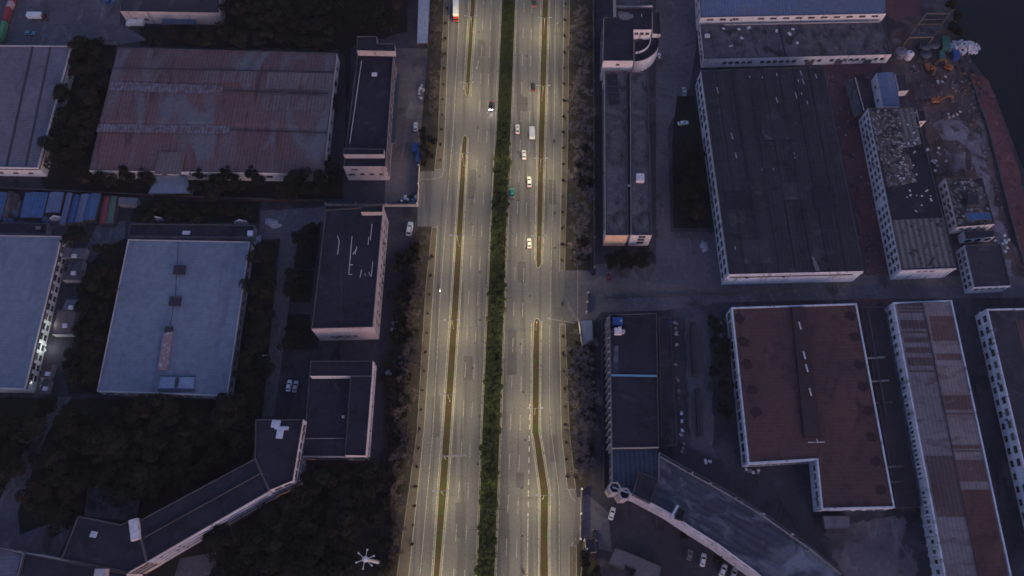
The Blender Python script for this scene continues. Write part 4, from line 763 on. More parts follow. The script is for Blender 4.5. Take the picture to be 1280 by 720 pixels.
# high mast light among the trees
p = P(456, 699, 27); t = thing('high_mast_light', 'tall white high mast light with six arms rising from the trees', 'light mast', (p.x, p.y, 0))
q = MB(); q.tube((0, 0, 0), (0, 0, 26.5), .65, .5, 12); q.build('pole', m_cw, t); q = MB(); q.lathe([(0, 27.2), (.6, 27.0), (.95, 26.7), (.95, 26.2), (.3, 26.0)], 14); q.build('hub', m_cw, t)
for k in range(6):
    a = radians(20 + 60 * k); q = MB(); q.tube((cos(a) * .7, sin(a) * .7, 26.5), (cos(a) * 2.7, sin(a) * 2.7, 26.5), .10, .08); ar = q.build('arm', m_cw, t); q = MB(); q.box((cos(a) * 2.9, sin(a) * 2.9, 26.4), (.6, .45, .35), a); q.build('floodlight', m_cw, ar)
# road sign on an arm
p = P(555, 570, 7); t = thing('road_sign', 'grey sign on a long arm reaching over the southbound lanes', 'road sign', (p.x, p.y, .1)); q = MB(); q.tube((0, 0, 0), (0, 0, 7.4), .22, .18, 10); q.build('pole', m_steel, t)
q = MB(); q.tube((0, 0, 7), (8.2, .1, 7), .12, .1); q.tube((0, 0, 6.2), (8.2, .1, 6.2), .1, .08); q.build('arm', m_steel, t); q = MB(); q.box((5.2, .25, 6.6), (5.6, .12, 2.6)); q.build('sign_panel', flat('sign_back', (.4, .41, .43), .5), t); q = MB(); q.box((-.6, 0, 7.0), (1.2, .9, .5)); q.build('control_box', m_steel, t)

# ------------------------------------------------------------------ vehicles
def loft(mb, st, m=0):
    vs = []; n = len(st)
    for x, hw, z0, z1 in st:
        c = min(.18, (z1 - z0) * .35)
        for y, z in ((-hw * .9, z0), (hw * .9, z0), (hw, z0 + c), (hw, z1 - c), (hw * .86, z1), (-hw * .86, z1), (-hw, z1 - c), (-hw, z0 + c)): vs.append((x, y, z))
    fs = [(k * 8 + i, k * 8 + (i + 1) % 8, (k + 1) * 8 + (i + 1) % 8, (k + 1) * 8 + i) for k in range(n - 1) for i in range(8)]
    fs += [tuple(range(8))[::-1], tuple(range((n - 1) * 8, n * 8))]; mb.add(vs, [f[::-1] for f in fs], m)
def wheels(r, xs, hy, rad=.33, w=.22):
    for x in xs:
        for s in (-1, 1):
            q = MB(); q.tube((x, s * (hy - w), rad), (x, s * hy, rad), rad, n=14); wl = q.build('wheel', m_tyre, r); q = MB(); q.tube((x, s * (hy - .02), rad), (x, s * (hy + .012), rad), rad * .6, n=10); q.build('rim', m_cs, wl)
def car(label, x, y, rz, m, hl=False, L=4.5, group=None, cat='car', suv=False, name='car'):
    p = P(x, y, .8); r = thing(name, label, cat, (p.x, p.y, .03), rz, group, 1.28 if name == 'van' else None); k = L / 4.5; hh = 1.6 if suv else 1.42
    q = MB(); loft(q, [(-2.25 * k, .74, .35, .72), (-2.1 * k, .86, .25, .9), (-1.2 * k, .9, .22, .95), (.9 * k, .9, .22, .93), (1.85 * k, .86, .24, .82), (2.25 * k, .70, .35, .62)])
    bk = -2.0 if suv else -1.75
    g_ = [(bk * k, .78, .9), ((bk + .55) * k, .66, hh), (.25 * k, .66, hh), (1.05 * k, .8, .9)]
    vs = [v for x_, w_, z in g_ for v in ((x_, -w_, z), (x_, w_, z))]; q.add(vs, [(2, 4, 5, 3), (0, 2, 3, 1), (4, 6, 7, 5), (0, 6, 4, 2), (1, 3, 5, 7)]); q.build('body', m, r)
    def pane(nm, a, b_, s0, s1):
        A, Bv = [Vector((a[0], yy * a[1], a[2])) for yy in (-1, 1)], [Vector((b_[0], yy * b_[1], b_[2])) for yy in (-1, 1)]
        n = (A[1] - A[0]).cross(Bv[0] - A[0]).normalized(); n = n if n.z > 0 else -n
        lo = [A[0].lerp(Bv[0], s0), A[1].lerp(Bv[1], s0), A[1].lerp(Bv[1], s1), A[0].lerp(Bv[0], s1)]; c = sum(lo, Vector()) / 4; lo = [c + (v - c) * .9 for v in lo]
        q = MB(); q.add([v + n * .012 for v in lo], [(0, 1, 2, 3)]); q.build(nm, m_glass, r)
    pane('windscreen', g_[3], g_[2], .06, .97); pane('rear_window', g_[0], g_[1], .1, .95)
    for s in (-1, 1):
        q = MB(); V = [Vector((g_[i][0], s * g_[i][1], g_[i][2])) for i in (0, 3, 2, 1)]; c = sum(V, Vector()) / 4; V = [c + Vector(((v - c).x * .86, (v - c).y * .8, (v - c).z * .75)) + Vector((0, s * .02, .01)) for v in V]; q.add(V, [(0, 1, 2, 3)]); q.build('side_window', m_glass, r)
        q = MB(); q.box((2.12 * k, s * .58, .66), (.26, .3, .16)); q.build('headlight', m_headon if hl else m_head, r); q = MB(); q.box((-2.2 * k, s * .62, .76), (.14, .3, .16)); q.build('tail_light', m_tailon if group == 'vehicles driving on the avenue' else m_tail, r)
        q = MB(); q.box((.85 * k, s * 1.0, .98), (.16, .2, .13)); q.build('mirror', m, r)
    if hl:
        l = bpy.data.lights.new('headlight_beam', 'SPOT'); l.energy = 260; l.spot_size = radians(50); l.spot_blend = .6; l.color = (1, .96, .9); l.shadow_soft_size = .1
        o = link('headlight_beam', l, r, (2.4 * k, 0, .68)); o.rotation_euler = Vector((-1, 0, .10)).to_track_quat('Z', 'Y').to_euler()
    wheels(r, (-1.38 * k, 1.38 * k), .88)
    return r
def truck(label, x, y, rz, mbox, mcab, Lb=6, group=None, box=True, W=2.3, Hb=2.9, cat='truck'):
    p = P(x, y, 1.5); r = thing('truck', label, cat, (p.x, p.y, .03), rz, group); x0 = -Lb / 2 - .8
    q = MB(); q.box((0, 0, .75), (Lb + 2.4, .9, .3)); q.build('chassis', m_dsteel, r)
    q = MB(); q.box((x0 + Lb / 2, 0, .95 + (Hb - .95) / 2), (Lb, W, Hb - .95)); [q.box((x0 + Lb / 2, s * W / 2, Hb), (Lb, .08, .08)) for s in (-1, 1)]; q.box((x0 + .04, 0, 1.9), (.1, W + .06, 1.9)); q.build('cargo_box', mbox, r)
    cx = x0 + Lb + .15; q = MB(); loft(q, [(cx, W / 2 * .96, .5, 2.25), (cx + 1.2, W / 2 * .96, .5, 2.3), (cx + 1.55, W / 2 * .93, .5, 1.5), (cx + 1.75, W / 2 * .9, .5, 1.2)]); q.build('cab', mcab, r)
    q = MB(); q.add([(cx + 1.26, -W * .4, 2.2), (cx + 1.26, W * .4, 2.2), (cx + 1.6, W * .4, 1.5), (cx + 1.6, -W * .4, 1.5)], [(3, 2, 1, 0)]); q.build('windscreen', m_glass, r)
    for s in (-1, 1): q = MB(); q.box((cx + 1.75, s * W * .36, .85), (.1, .35, .2)); q.build('headlight', m_head, r); q = MB(); q.box((x0 - .03, s * W * .4, 1.0), (.06, .3, .2)); q.build('tail_light', m_tail, r)
    wheels(r, (x0 + 1.1, cx + .8) if Lb < 7 else (x0 + 1, x0 + 2.1, cx + .8), W / 2 - .02, .45, .3)
    return r
UP, DN = pi / 2 + .02, -pi / 2 + .02
GR = 'vehicles driving on the avenue'
car('white hatchback with dark windows beside the white box truck in the left lane', 647, 161, UP, m_cw, group=GR); truck('white box truck driving north right of the white hatchback', 665, 166, UP, m_cw, m_cw, 4.4, GR)
car('white car in the middle northbound lane just below the box truck', 655, 193, UP, m_cw, group=GR); car('white long saloon in the right lane near the green taxi', 661.5, 227, UP, m_cw, L=4.9, group=GR)
car('green taxi partly beside the hedge of the centre median', 640.5, 241, UP, m_cg, group=GR, cat='taxi'); car('lone white saloon driving north in the right lane below the others', 661.5, 304, UP, m_cw, group=GR)
car('dark car driving north in the right lane above the box truck', 666.5, 108, UP, m_ck, group=GR); car('black car at the top edge in the right northbound lane', 668, 3, UP, m_ck, group=GR); car('dark car driving south with its headlights on', 613.5, 132, DN, m_ck, True, group=GR)
truck('long white truck with a red cab on the western service lane', 570, 12, DN, m_cw, m_cr, 10.5, GR, W=2.5, Hb=3.4)
truck('white box truck with dark red cab parked in the upper yard', 46, 20, 0, m_cw, paint('dark_red_paint', (.12, .02, .03)), 6.6); car('teal pickup parked in the upper yard', 37, 41, 0, m_ct, L=4.6); truck('white trailer truck parked against the pink factory wall', 169, 29, pi, m_cw, m_cw, 6.6)
car('blue car parked at the top edge of the yard', 136, 2, 0, m_cb); car('silver blue car parked north on the yard by the dark lawn', 855.5, 114, UP, m_cs); car('white estate car parked sideways below the silver blue car', 854, 153.5, .15, m_cw, L=4.7)
PK = 'cars parked in the walled yard'
car('white saloon parked at the corner stair towers', 765, 642, UP - .35, m_cw, group=PK); car('white saloon parked against the curved block, nearest the yard shed', 879, 700, UP - .3, m_cw, group=PK); car('white car with an open dark roof parked between two other cars', 904, 713, UP - .5, m_cw, group=PK); car('silver car parked at the bottom edge in front of the curved block', 917, 718, UP - .5, m_cs, group=PK); car('small grey car parked under the wall by the lone shrub', 862, 694, UP - .35, paint('grey_paint', (.18, .17, .18)), L=3.4, group=PK)
car('white car parked on the path, left one of a pair', 361, 482, UP - .1, m_cw); car('silver blue car parked on the path, right one of a pair', 369, 483, UP - .12, m_cs)
car('white van parked by the entrance corner below the boundary wall', 512, 286, UP - .15, m_cw, L=4.9, suv=True, name='van', cat='van'); car('small dull red car by the hedge under the workshops', 761, 346, UP, paint('dull_red_paint', (.20, .05, .06)), L=3.6)
car('white roofed car parked beside the blue skip on the lane', 519.5, 158, UP, m_cw, suv=True); car('dark red car in the gate yard by the guard wall', 744, 670, UP, m_ck); car('pale van parked on the path left of the pair of cars', 331, 453, UP + .1, m_cs, L=4.7, suv=True, name='van', cat='van')

# scooters with riders
def rider_mesh():
    me = bpy.data.meshes.new('person'); J = [(-.12, 0, .82), (-.08, 0, 1.05), (-.02, 0, 1.3), (0, 0, 1.42), (.03, 0, 1.56), (.05, 0, 1.68),
        (.02, .2, 1.36), (.2, .26, 1.12), (.46, .25, 1.05), (.02, -.2, 1.36), (.2, -.26, 1.12), (.46, -.25, 1.05), (-.08, .1, .8), (.3, .16, .78), (.28, .15, .36), (.4, .15, .3), (-.08, -.1, .8), (.3, -.16, .78), (.28, -.15, .36), (.4, -.15, .3)]
    E = [(0, 1), (1, 2), (2, 3), (3, 4), (4, 5), (2, 6), (6, 7), (7, 8), (2, 9), (9, 10), (10, 11), (0, 12), (12, 13), (13, 14), (14, 15), (0, 16), (16, 17), (17, 18), (18, 19)]
    rad = [.17, .15, .18, .07, .11, .10, .08, .055, .04, .08, .055, .04, .11, .085, .055, .05, .11, .085, .055, .05]
    me.from_pydata(J, E, []); o = bpy.data.objects.new('person_skin', me); COL.objects.link(o); md = o.modifiers.new('skin', 'SKIN'); sb = o.modifiers.new('sub', 'SUBSURF'); sb.levels = 1
    for v, r_ in zip(me.skin_vertices[0].data, rad): v.radius = (r_, r_)
    me.skin_vertices[0].data[0].use_root = True
    dg = bpy.context.evaluated_depsgraph_get(); out = bpy.data.meshes.new_from_object(o.evaluated_get(dg)); bpy.data.objects.remove(o); return out
RM = rider_mesh()
for x, y, rz, mc, coat, lab, lab2 in ((550, 362, DN, m_cw, flat('white_coat', (.8, .8, .8), .8), 'white scooter riding south on the western service lane', 'person in a white coat riding the scooter on the western service lane'),
        (697, 31, UP, m_cw, flat('grey_coat', (.3, .3, .28), .8), 'pale scooter near the top of the eastern service lane', 'person in a pale jacket on the scooter near the top'),
        (692.5, 176, UP, m_ck, flat('black_coat', (.03, .03, .03), .8), 'black scooter beside the tree pits on the eastern service lane', 'person in dark clothes riding beside the tree pits'),
        (693, 266, UP, m_ck, flat('navy_coat', (.03, .04, .08), .8), 'dark scooter on the eastern service lane level with the green taxi', 'person in navy clothes riding level with the green taxi'),
        (692.5, 309, UP, m_cs, flat('tan_coat', (.35, .3, .2), .8), 'silver scooter on the eastern service lane level with the lone white saloon', 'person in a tan jacket riding level with the lone white saloon'),
        (655, 715, UP, m_ck, flat('red_coat', (.3, .08, .05), .8), 'dark motorbike at the bottom edge on the northbound lane', 'person in a reddish jacket on the motorbike at the bottom edge'),
        (702, 380, UP, m_ck, flat('black_coat_b', (.03, .03, .03), .8), 'black scooter crossing the mouth of the cross street', 'person in black crossing the mouth of the cross street')):
    p = P(x, y, .8); t = thing('scooter', lab, 'scooter', (p.x, p.y, .03), rz)
    q = MB(); loft(q, [(-.85, .14, .45, .7), (-.4, .19, .35, .76), (.05, .17, .3, .72)]); q.box((.25, 0, .3), (.55, .34, .08)); loft(q, [(.42, .19, .3, .9), (.6, .14, .4, .98)]); q.build('body', mc, t)
    q = MB(); q.box((-.35, 0, .78), (.75, .3, .08)); q.build('seat', m_tyre, t); q = MB(); q.tube((.45, -.33, 1.02), (.45, .33, 1.02), .025); q.build('handlebar', m_dsteel, t)
    for wx in (-.62, .68): q = MB(); q.tube((wx, -.06, .24), (wx, .06, .24), .24, n=14); q.build('wheel', m_tyre, t)
    q = MB(); q.box((.63, 0, .86), (.08, .18, .12)); q.build('headlight', m_headon if rz == DN else m_head, t)
    me = RM.copy(); me.materials.clear(); me.materials.append(coat); o = link('person', me, None, (p.x, p.y, .05), rz); tag(o, lab2, 'person')
    q = MB(); q.lathe([(0, 1.83), (.09, 1.80), (.14, 1.72), (.14, 1.62), (.11, 1.6)], 12, (.05, 0)); q.build('helmet', mc, o)

# small yard clutter
m_junk = [m_wall_g, m_wall_b, m_rf_gry2, m_wall_p, m_rust]
def tarp(label, x, y, rx, ry, m, h=1.2, sd=1):
    c = P(x, y); rr = random.Random(sd); t = thing('tarpaulin_heap', label, 'tarpaulin', c, rr.uniform(-.3, .3)); q = MB(); rings, n = 6, 18; vs = []
    ph = [rr.uniform(0, 6.3) for _ in range(4)]
    for k in range(rings + 1):
        f = k / rings
        for i in range(n):
            a = 2 * pi * i / n; w_ = 1 + .18 * sin(2 * a + ph[0]) + .12 * sin(5 * a + ph[1]); z = h * (1 - f ** 2.2) * (1 + .25 * sin(3 * a + ph[2] + 4 * f)) + .03
            vs.append((rx * f * w_ * cos(a), ry * f * w_ * sin(a), z))
    q.add(vs, [(k * n + i, (k + 1) * n + i, (k + 1) * n + (i + 1) % n, k * n + (i + 1) % n) for k in range(rings) for i in range(n)]); q.build('sheet', m, t)
    q = MB(); [q.box((rx * .8 * cos(a), ry * .8 * sin(a), h * .45), (.5, .35, .3), a) for a in (.4, 2.2, 3.9, 5.3)]; q.build('weight', m_wall_d, t)
m_tarp = mat('pale_tarpaulin', (.42, .42, .47), (.3, .3, .34), .6, 2, .7); m_tarpb = mat('blue_grey_tarpaulin', (.16, .20, .29), (.1, .13, .2), .6, 2, .7)
def pile(label, x, y, rx, ry, n, ms, h=1.0):
    c = P(x, y); t = thing('scrap_pile', label, 'scrap pile', c)
    for k in range(n):
        q = MB(); X, Y, Z = R(-rx, rx), R(-ry, ry), R(.15, h * .8); [q.box((X + R(-.25, .25), Y + R(-.25, .25), Z + R(-.1, .15)), (R(.5, 1.0), R(.5, .9), R(.2, .5)), R(0, 3)) for _ in range(3)]; q.box((X, Y, Z + .2), (R(.12, .25), R(.8, 2), .1), R(0, 3)); q.build('scrap', ms[k % len(ms)], t)
# ------------------------------------------------------------------ construction yard
def excavator(label, x, y, rz, arm=1.0, swing=.2):
    p = P(x, y, 1.5); r = thing('excavator', label, 'excavator', (p.x, p.y, .03), rz, 'orange excavators on the demolition site')
    for s in (-1, 1): q = MB(); q.tube((-1.5, s * 1.15, .45), (1.5, s * 1.15, .45), .02); q.box((0, s * 1.15, .45), (3.0, .55, .85)); [q.tube((e, s * 1.15 - .27, .45), (e, s * 1.15 + .27, .45), .43, n=12) for e in (-1.5, 1.5)]; q.build('track', m_dsteel, r)
    q = MB(); loft(q, [(-2.2, 1.1, 1.1, 2.0), (-1.6, 1.25, 1.0, 2.3), (.2, 1.25, 1.0, 2.1), (1.3, 1.15, 1.0, 1.7)]); q.build('house', m_or, r)
    q = MB(); loft(q, [(-.1, .48, 1.0, 2.8), (.9, .48, 1.0, 2.85), (1.4, .44, 1.0, 2.2)]); c = q.build('cab', m_or, r); c.location = (.1, .72, 0); q = MB(); q.box((.45, .05, 2.45), (1.1, 1.02, .5)); q.build('window', m_glass, c)
    e = Vector((1.0, -.3, 1.6)); k = Vector((3.2 * arm, -.3 + swing, 4.4)); k2 = Vector((5.2 * arm, -.3 + 2 * swing, 3.6)); tip = Vector((6.2 * arm, -.3 + 2.4 * swing, 1.0))
    q = MB(); q.bar(e, k, .5, .6); q.bar(k, k2, .45, .5); q.build('boom', m_or, r); q = MB(); q.bar(k2 + (k2 - tip) * .15, tip, .35, .45); q.build('stick', m_or, r)
    q = MB(); q.tube(tip + Vector((0, -.55, -.2)), tip + Vector((0, .55, -.2)), .55, n=8); q.build('bucket', m_rust, r)
excavator('orange excavator with its arm folded beside the round tanks', 1161, 84, -1.2, .6); excavator('orange excavator reaching towards the green containers', 1185, 83, 2.6, .8); excavator('longest orange excavator stretched flat across the lower earth heap', 1170, 125, .05, 1.25)
for x, y, rd, h, m, lab in ((1127, 64, 2.4, 3.2, m_rf_gry2, 'pale green grey round tank beside the white drum'), (1138, 67, 1.8, 3, m_wall_w, 'white round drum next to the factory corner'), (1157, 57, 2.4, 2.4, m_rf_mot, 'blue grey round tank, upper left of the three by the gantry'), (1168, 55, 2.4, 2.4, m_rf_mot, 'blue grey round tank under the gantry end'), (1158, 67, 2.2, 2, m_rf_mot, 'lower blue grey round tank beside the orange arm')):
    p = P(x, y, h); t = thing('storage_tank', lab, 'tank', (p.x, p.y, 0)); q = MB(); q.lathe([(rd, 0), (rd, h), (rd * .85, h + .35), (.3, h + .7), (0, h + .72)], 20); q.build('shell', m, t); q = MB(); q.lathe([(rd + .08, h - .15), (rd + .08, h), (rd - .02, h)], 20); q.build('rim', m_steel, t); q = MB(); q.tube((.2, .2, h + .6), (.2, .2, h + 1.1), .35, n=10); q.build('hatch', m_dsteel, t)
def container(label, x, y, rz, m, d=(6, 2.4, 2.5)):
    p = P(x, y, 2.4); t = thing('container', label, 'container', (p.x, p.y, 0), rz); q = MB(); q.box((0, 0, d[2] / 2 + .1), d)
    k = int(d[0] / .6)
    for i in range(k): q.box((-d[0] / 2 + .3 + .6 * i, 0, d[2] / 2 + .1), (.25, d[1] + .12, d[2] - .3)); q.box((-d[0] / 2 + .3 + .6 * i, 0, d[2] + .12), (.25, d[1] - .3, .06))
    q.build('body', m, t); q = MB(); [q.box((d[0] / 2 + .04, s * d[1] * .25, d[2] / 2 + .1), (.06, d[1] * .45, d[2] - .3)) for s in (-1, 1)]; q.build('door', m, t)
m_cgr = mat('green_container', (.06, .16, .14), (.045, .12, .11), .3, 1.5, .7)
container('green container standing beside the white rubble', 1183, 53, 1.4, m_cgr, (7, 3.4, 2.5)); container('smaller green container below the first one', 1178, 68, 1.5, m_cgr, (4, 2.4, 2.4)); container('blue container tucked under the white rubble', 1196, 67, 1.5, m_cb, (4.5, 2.8, 2.4))
container('blue skip on the lane beside the west verge', 519, 183, 1.5, m_cb, (4, 2.6, 1.8)); container('blue slim container south of the skip by the verge', 521.5, 195, 1.5, m_cb, (5, 1.2, 2))
q = MB(); c = P(1204, 60); 
for _ in range(170):
    a, rr = R(0, 6.3), sqrt(R(0, 1)); x, y = rr * cos(a) * 7.5, rr * sin(a) * 4.2; s_ = R(.4, 1.3); q.box((x, y, max(.2, 2.6 * (1 - rr)) * R(.2, 1)), (s_, s_ * R(.5, 1.2), s_ * R(.3, .8)), R(0, 3))
o = q.build('white_rubble', mat('white_rubble', (.72, .70, .74), (.5, .48, .52), .8, 3, .9), None, (c.x, c.y, .02)); tag(o, 'heap of white broken rubble by the river bank', 'rubble', kind='stuff')
q = MB()
for _ in range(900):
    x, y = R(1125, 1262), R(80, 335)
    if not inpoly(x, y, [(1128, 95), (1140, 82), (1212, 90), (1236, 170), (1262, 300), (1250, 300), (1180, 222), (1158, 150)]): continue
    p = P(x, y); s_ = R(.2, .8); q.box((p.x, p.y, .1), (s_, s_ * R(.6, 2), s_ * .5), R(0, 3))
for _ in range(200):
    p = P(R(1035, 1110), R(90, 345)); s_ = R(.2, .6); q.box((p.x, p.y, .08), (s_, s_ * R(.6, 2), s_ * .4), R(0, 3))
o = q.build('site_debris', m_pale); tag(o, 'scattered pale debris across the demolition ground', 'debris', kind='stuff')
for x, y, rx, ry, n, ms, lab in ((1205, 85, 4, 4, 16, [m_rust, m_dsteel, m_wall_d], 'dark rusty scrap heap between the blue container and the embankment'), (1215, 105, 4, 6, 16, [m_rust, m_or, m_dsteel], 'reddish scrap heap beside the top of the embankment'), (1198, 108, 4, 3, 12, [m_dsteel, m_wall_d, m_wall_g], 'dark debris heap north of the longest excavator'), (1140, 84, 4, 3, 10, [m_wall_d, m_rust, m_wall_g], 'rusty debris heap in front of the white drum'), (1178, 102, 3, 3, 9, [m_rust, m_wall_p], 'pinkish debris heap between the three excavators'), (1222, 140, 3, 6, 12, [m_rust, m_wall_d], 'brown debris heap along the embankment right of the longest excavator'), (1150, 120, 3, 4, 9, [m_rust, m_dsteel], 'dark red debris left of the longest excavator'), (1190, 145, 5, 2, 12, [m_rust, m_wall_p], 'reddish brick heap under the longest excavator'), (1170, 200, 4, 6, 14, [m_wall_w, m_wall_g, m_wall_p], 'pale broken masonry east of the derelict block roof'), (1252, 305, 3, 4, 10, [m_wall_w, m_wall_b], 'white rubble bags beside the square house')): pile(lab, x, y, rx, ry, n, ms, 1.4)
for x, y, rx, ry, sd, lab in ((20, 258, 2.6, 5, 11, 'bluish tarpaulin bulging between the lean-to and the wide blue shed'), (10, 276, 3.5, 1.8, 12, 'blue grey tarpaulin in front of the first lean-to sheds'), (124, 262, 2.2, 5, 13, 'blue grey tarpaulin between the last blue shed and the red hut'), (60, 276, 3.2, 1.6, 14, 'blue grey tarpaulin beside the white gable in front of the sheds')): tarp(lab, x, y, rx, ry, m_tarpb, 2.2, sd)
# steel gantry
t = thing('steel_gantry', 'rusty steel loading gantry frame by the river bank', 'gantry', P(1160, 32)); o = t.location.copy(); C4 = [P(x, y, 7) - o for x, y in ((1158, 17), (1187, 17), (1167, 46), (1136, 47))]
for a, c in zip(C4, C4[1:] + C4[:1]): q = MB(); q.bar(a, c, .5, .6); q.build('beam', m_rust, t)
for c in C4: q = MB(); q.box((c.x, c.y, 3.35), (.5, .5, 6.7)); q.build('leg', m_rust, t)
for k in (.25, .45): q = MB(); q.bar(C4[0].lerp(C4[3], k), C4[1].lerp(C4[2], k), .3, .3); q.build('crossbar', m_rust, t)
q = MB(); mid = [C4[0].lerp(C4[3], .5), C4[1].lerp(C4[2], .5), C4[2], C4[3]]; q.add([(v.x, v.y, 6.6) for v in mid], [(0, 1, 2, 3)]); q.build('deck', m_rf_weath, t)
# yard clutter
pile('pale blue rubbish pile inside the white entrance wall', 512, 250, 3.5, 2, 14, [m_wall_b, m_rf_blue, m_wall_w]); tarp('white covered heap on the path corner by the warehouse', 341, 279, 3.8, 2.0, m_tarp, sd=3); tarp('small white covered heap by the east gable wall', 321, 300, 1.6, 2.4, m_tarp, sd=4); tarp('white covered heap beside the black factory wall', 880, 308, 2.0, 2.2, m_tarp, sd=5)
pile('pale rubbish strewn along the verge lane below the office', 498, 405, 2.5, 6, 12, m_junk); tarp('bluish covered heap on the verge lane near the courtyard office', 497, 453, 2.3, 2.2, m_tarpb, sd=6); tarp('small grey covered heap near the verge lane below the bluish one', 486, 466, 1.2, 1.5, m_tarp, .8, 7); pile('white clutter along the lane beside the canopy', 526, 115, 1.2, 4, 8, [m_wall_w, m_cs])
pile('blue and white crates at the head of the debris line', 838, 406, 1.2, 1.6, 6, [m_cb, m_wall_b]); pile('thin broken timbers lining the dark yard', 846, 420, .6, 6, 7, [m_wall_g, m_wall_p], .5); pile('sparse pale scraps halfway down the dark yard', 846, 475, .6, 8, 7, [m_wall_g, m_rust], .5); pile('pale scraps near the curved block north wall', 852, 540, .6, 8, 9, [m_wall_g, m_wall_b], .5); pile('grey boxes by the alley wall of the blue grey warehouse', 52, 448, .8, 6, 10, [m_wall_w, m_cs, m_wall_b]); pile('dark scrap beside the red factory wall', 903, 410, 2, 4, 10, [m_dsteel, m_wall_g])
pile('pale scrap on the ground below the red factory notch', 940, 590, 3, .8, 6, [m_wall_w, m_wall_g], .4); pile('two pale blocks beside the curved block', 889, 578, 2.4, 1, 4, [m_wall_w], .5); pile('white scrap in front of the round wing', 822, 70, 1.5, 1.2, 5, [m_wall_w, m_cs], .4); pile('grey clutter at the lower alley corner', 56, 480, 1.2, 2.5, 6, m_junk)

# ------------------------------------------------------------------ trees
def crown_mesh(name, m, n, blobs, size, rad=4.0, hz=3.0, c=6.2, seed=1):
    rr = random.Random(seed); mb = MB(); B = [(rr.uniform(-.62, .62) * rad, rr.uniform(-.62, .62) * rad, c + rr.uniform(-.5, .6) * hz, rr.uniform(.33, .6) * rad) for _ in range(blobs)] + [(0, 0, c + .2, rad * .5)]
    for k in range(n):
        bx, by, bz, br = rr.choice(B); v = Vector((rr.gauss(0, 1), rr.gauss(0, 1), rr.gauss(0, 1) + .25)).normalized(); p = Vector((bx, by, bz)) + Vector((v.x * br, v.y * br, v.z * br * .8)) * rr.uniform(.72, 1.1)
        nn = (v + Vector((rr.uniform(-.45, .45), rr.uniform(-.45, .45), rr.uniform(.1, .9)))).normalized(); q = nn.to_track_quat('Z', 'Y'); s = rr.uniform(*size); a = rr.uniform(0, pi)
        ring = [q @ Vector((s * f * cos(a + i * 2 * pi / 5), s * f * sin(a + i * 2 * pi / 5), 0)) for i, f in enumerate((1, .7, .95, .6, .85))]
        mb.add([p + x for x in ring], [(0, 1, 2, 3, 4)])
    return mb.mesh(name, m)
def trunk_mesh(seed, h=6.5, n=5):
    rr = random.Random(seed); mb = MB(); mb.tube((0, 0, 0), (.1, 0, h * .5), .26, .19, 7); mb.tube((.1, 0, h * .5), (0, .1, h), .19, .07, 6)
    for k in range(n): a = rr.uniform(0, 6.3); z = h * rr.uniform(.4, .7); l = rr.uniform(1.6, 2.8); mb.tube((.05, 0, z), (cos(a) * l, sin(a) * l, z + rr.uniform(.8, 2)), .1, .03, 5)
    return mb.mesh('trunk', m_bark)
def twig_mesh(name, m, seed, rad=3.0, h=7.0, n=16):
    rr = random.Random(seed); mb = MB()
    def grow(p, d, l, r, lev):
        e = p + d * l; mb.tube(p, e, r, r * .55, 4 if lev < 2 else 3, caps=False)
        if lev >= 3: return
        for _ in range(5 if lev < 2 else 6):
            nd = (d + Vector((rr.uniform(-.9, .9), rr.uniform(-.9, .9), rr.uniform(-.25, .7)))).normalized(); grow(p.lerp(e, rr.uniform(.5, 1)), nd, l * rr.uniform(.5, .75), r * .55, lev + 1)
    for _ in range(8):
        a = rr.uniform(0, 6.3); grow(Vector((0, 0, h * rr.uniform(.3, .5))), Vector((cos(a) * .7, sin(a) * .7, rr.uniform(.5, 1))).normalized(), h * .34, .11, 0)
    return mb.mesh(name, m)
TR = [trunk_mesh(s) for s in range(3)]
m_leaf3 = leafmat('russet_leaves', (.024, .019, .015), (.012, .010, .008))
CR = [crown_mesh('crown', (m_leaf, m_leaf, m_leaf2, m_leaf, m_leaf3, m_leaf2, m_leaf)[k], 1500, 5 + (k * 3) % 9, (.22, .46), seed=10 + k) for k in range(7)]
TW = [twig_mesh('crown', m_twig, 40 + k) for k in range(3)]; TWR = [twig_mesh('crown', m_twigr, 50 + k) for k in range(3)]
SH = [crown_mesh('foliage', m_leafh, 420, 6, (.16, .34), 1.3, 1.0, 1.0, 70 + k) for k in range(4)]
SHB = [crown_mesh('foliage', m_leaf2, 420, 6, (.16, .34), 1.3, 1.0, 1.0, 80 + k) for k in range(3)]
st = trunk_mesh(9, 1.2, 3)
def plant(name, cat, crowns, trunks, x, y, sc, label, group, zc, zs=1.0):
    p = P(x, y, zc * sc * zs); r = thing(name, label, cat, (p.x, p.y, 0), R(0, 6.28), group, (sc, sc, sc * zs))
    me = random.choice(crowns); link(me.name.split('.')[0], me, r); link('trunk', random.choice(trunks), r); return r
NB = []
def scatter(poly, step, sc, fn, avoid=(), jit=.35):
    xs = [p[0] for p in poly]; ys = [p[1] for p in poly]; y = min(ys); row = 0; n = 0
    while y < max(ys):
        x = min(xs) + (step / 2 if row % 2 else 0)
        while x < max(xs):
            a, b2 = x + R(-jit, jit) * step, y + R(-jit, jit) * step
            if inpoly(a, b2, poly) and not any(inpoly(a, b2, q) for q in avoid): fn(a, b2, R(*sc)); n += 1
            x += step
        y += step * .87; row += 1
    return n
def leafy(label, group): return lambda x, y, s: plant('leafy_tree', 'tree', CR, TR, x, y, s, label, group, 6.5)
def bare(label, group, tw): return lambda x, y, s: plant('bare_tree', 'tree', tw, TR, x, y, s, label, group, 4.5)
def shrub(label, group, set_=SHB): return lambda x, y, s: plant('shrub', 'shrub', set_, [st], x, y, s, label, group, 1.0)
tot = 0
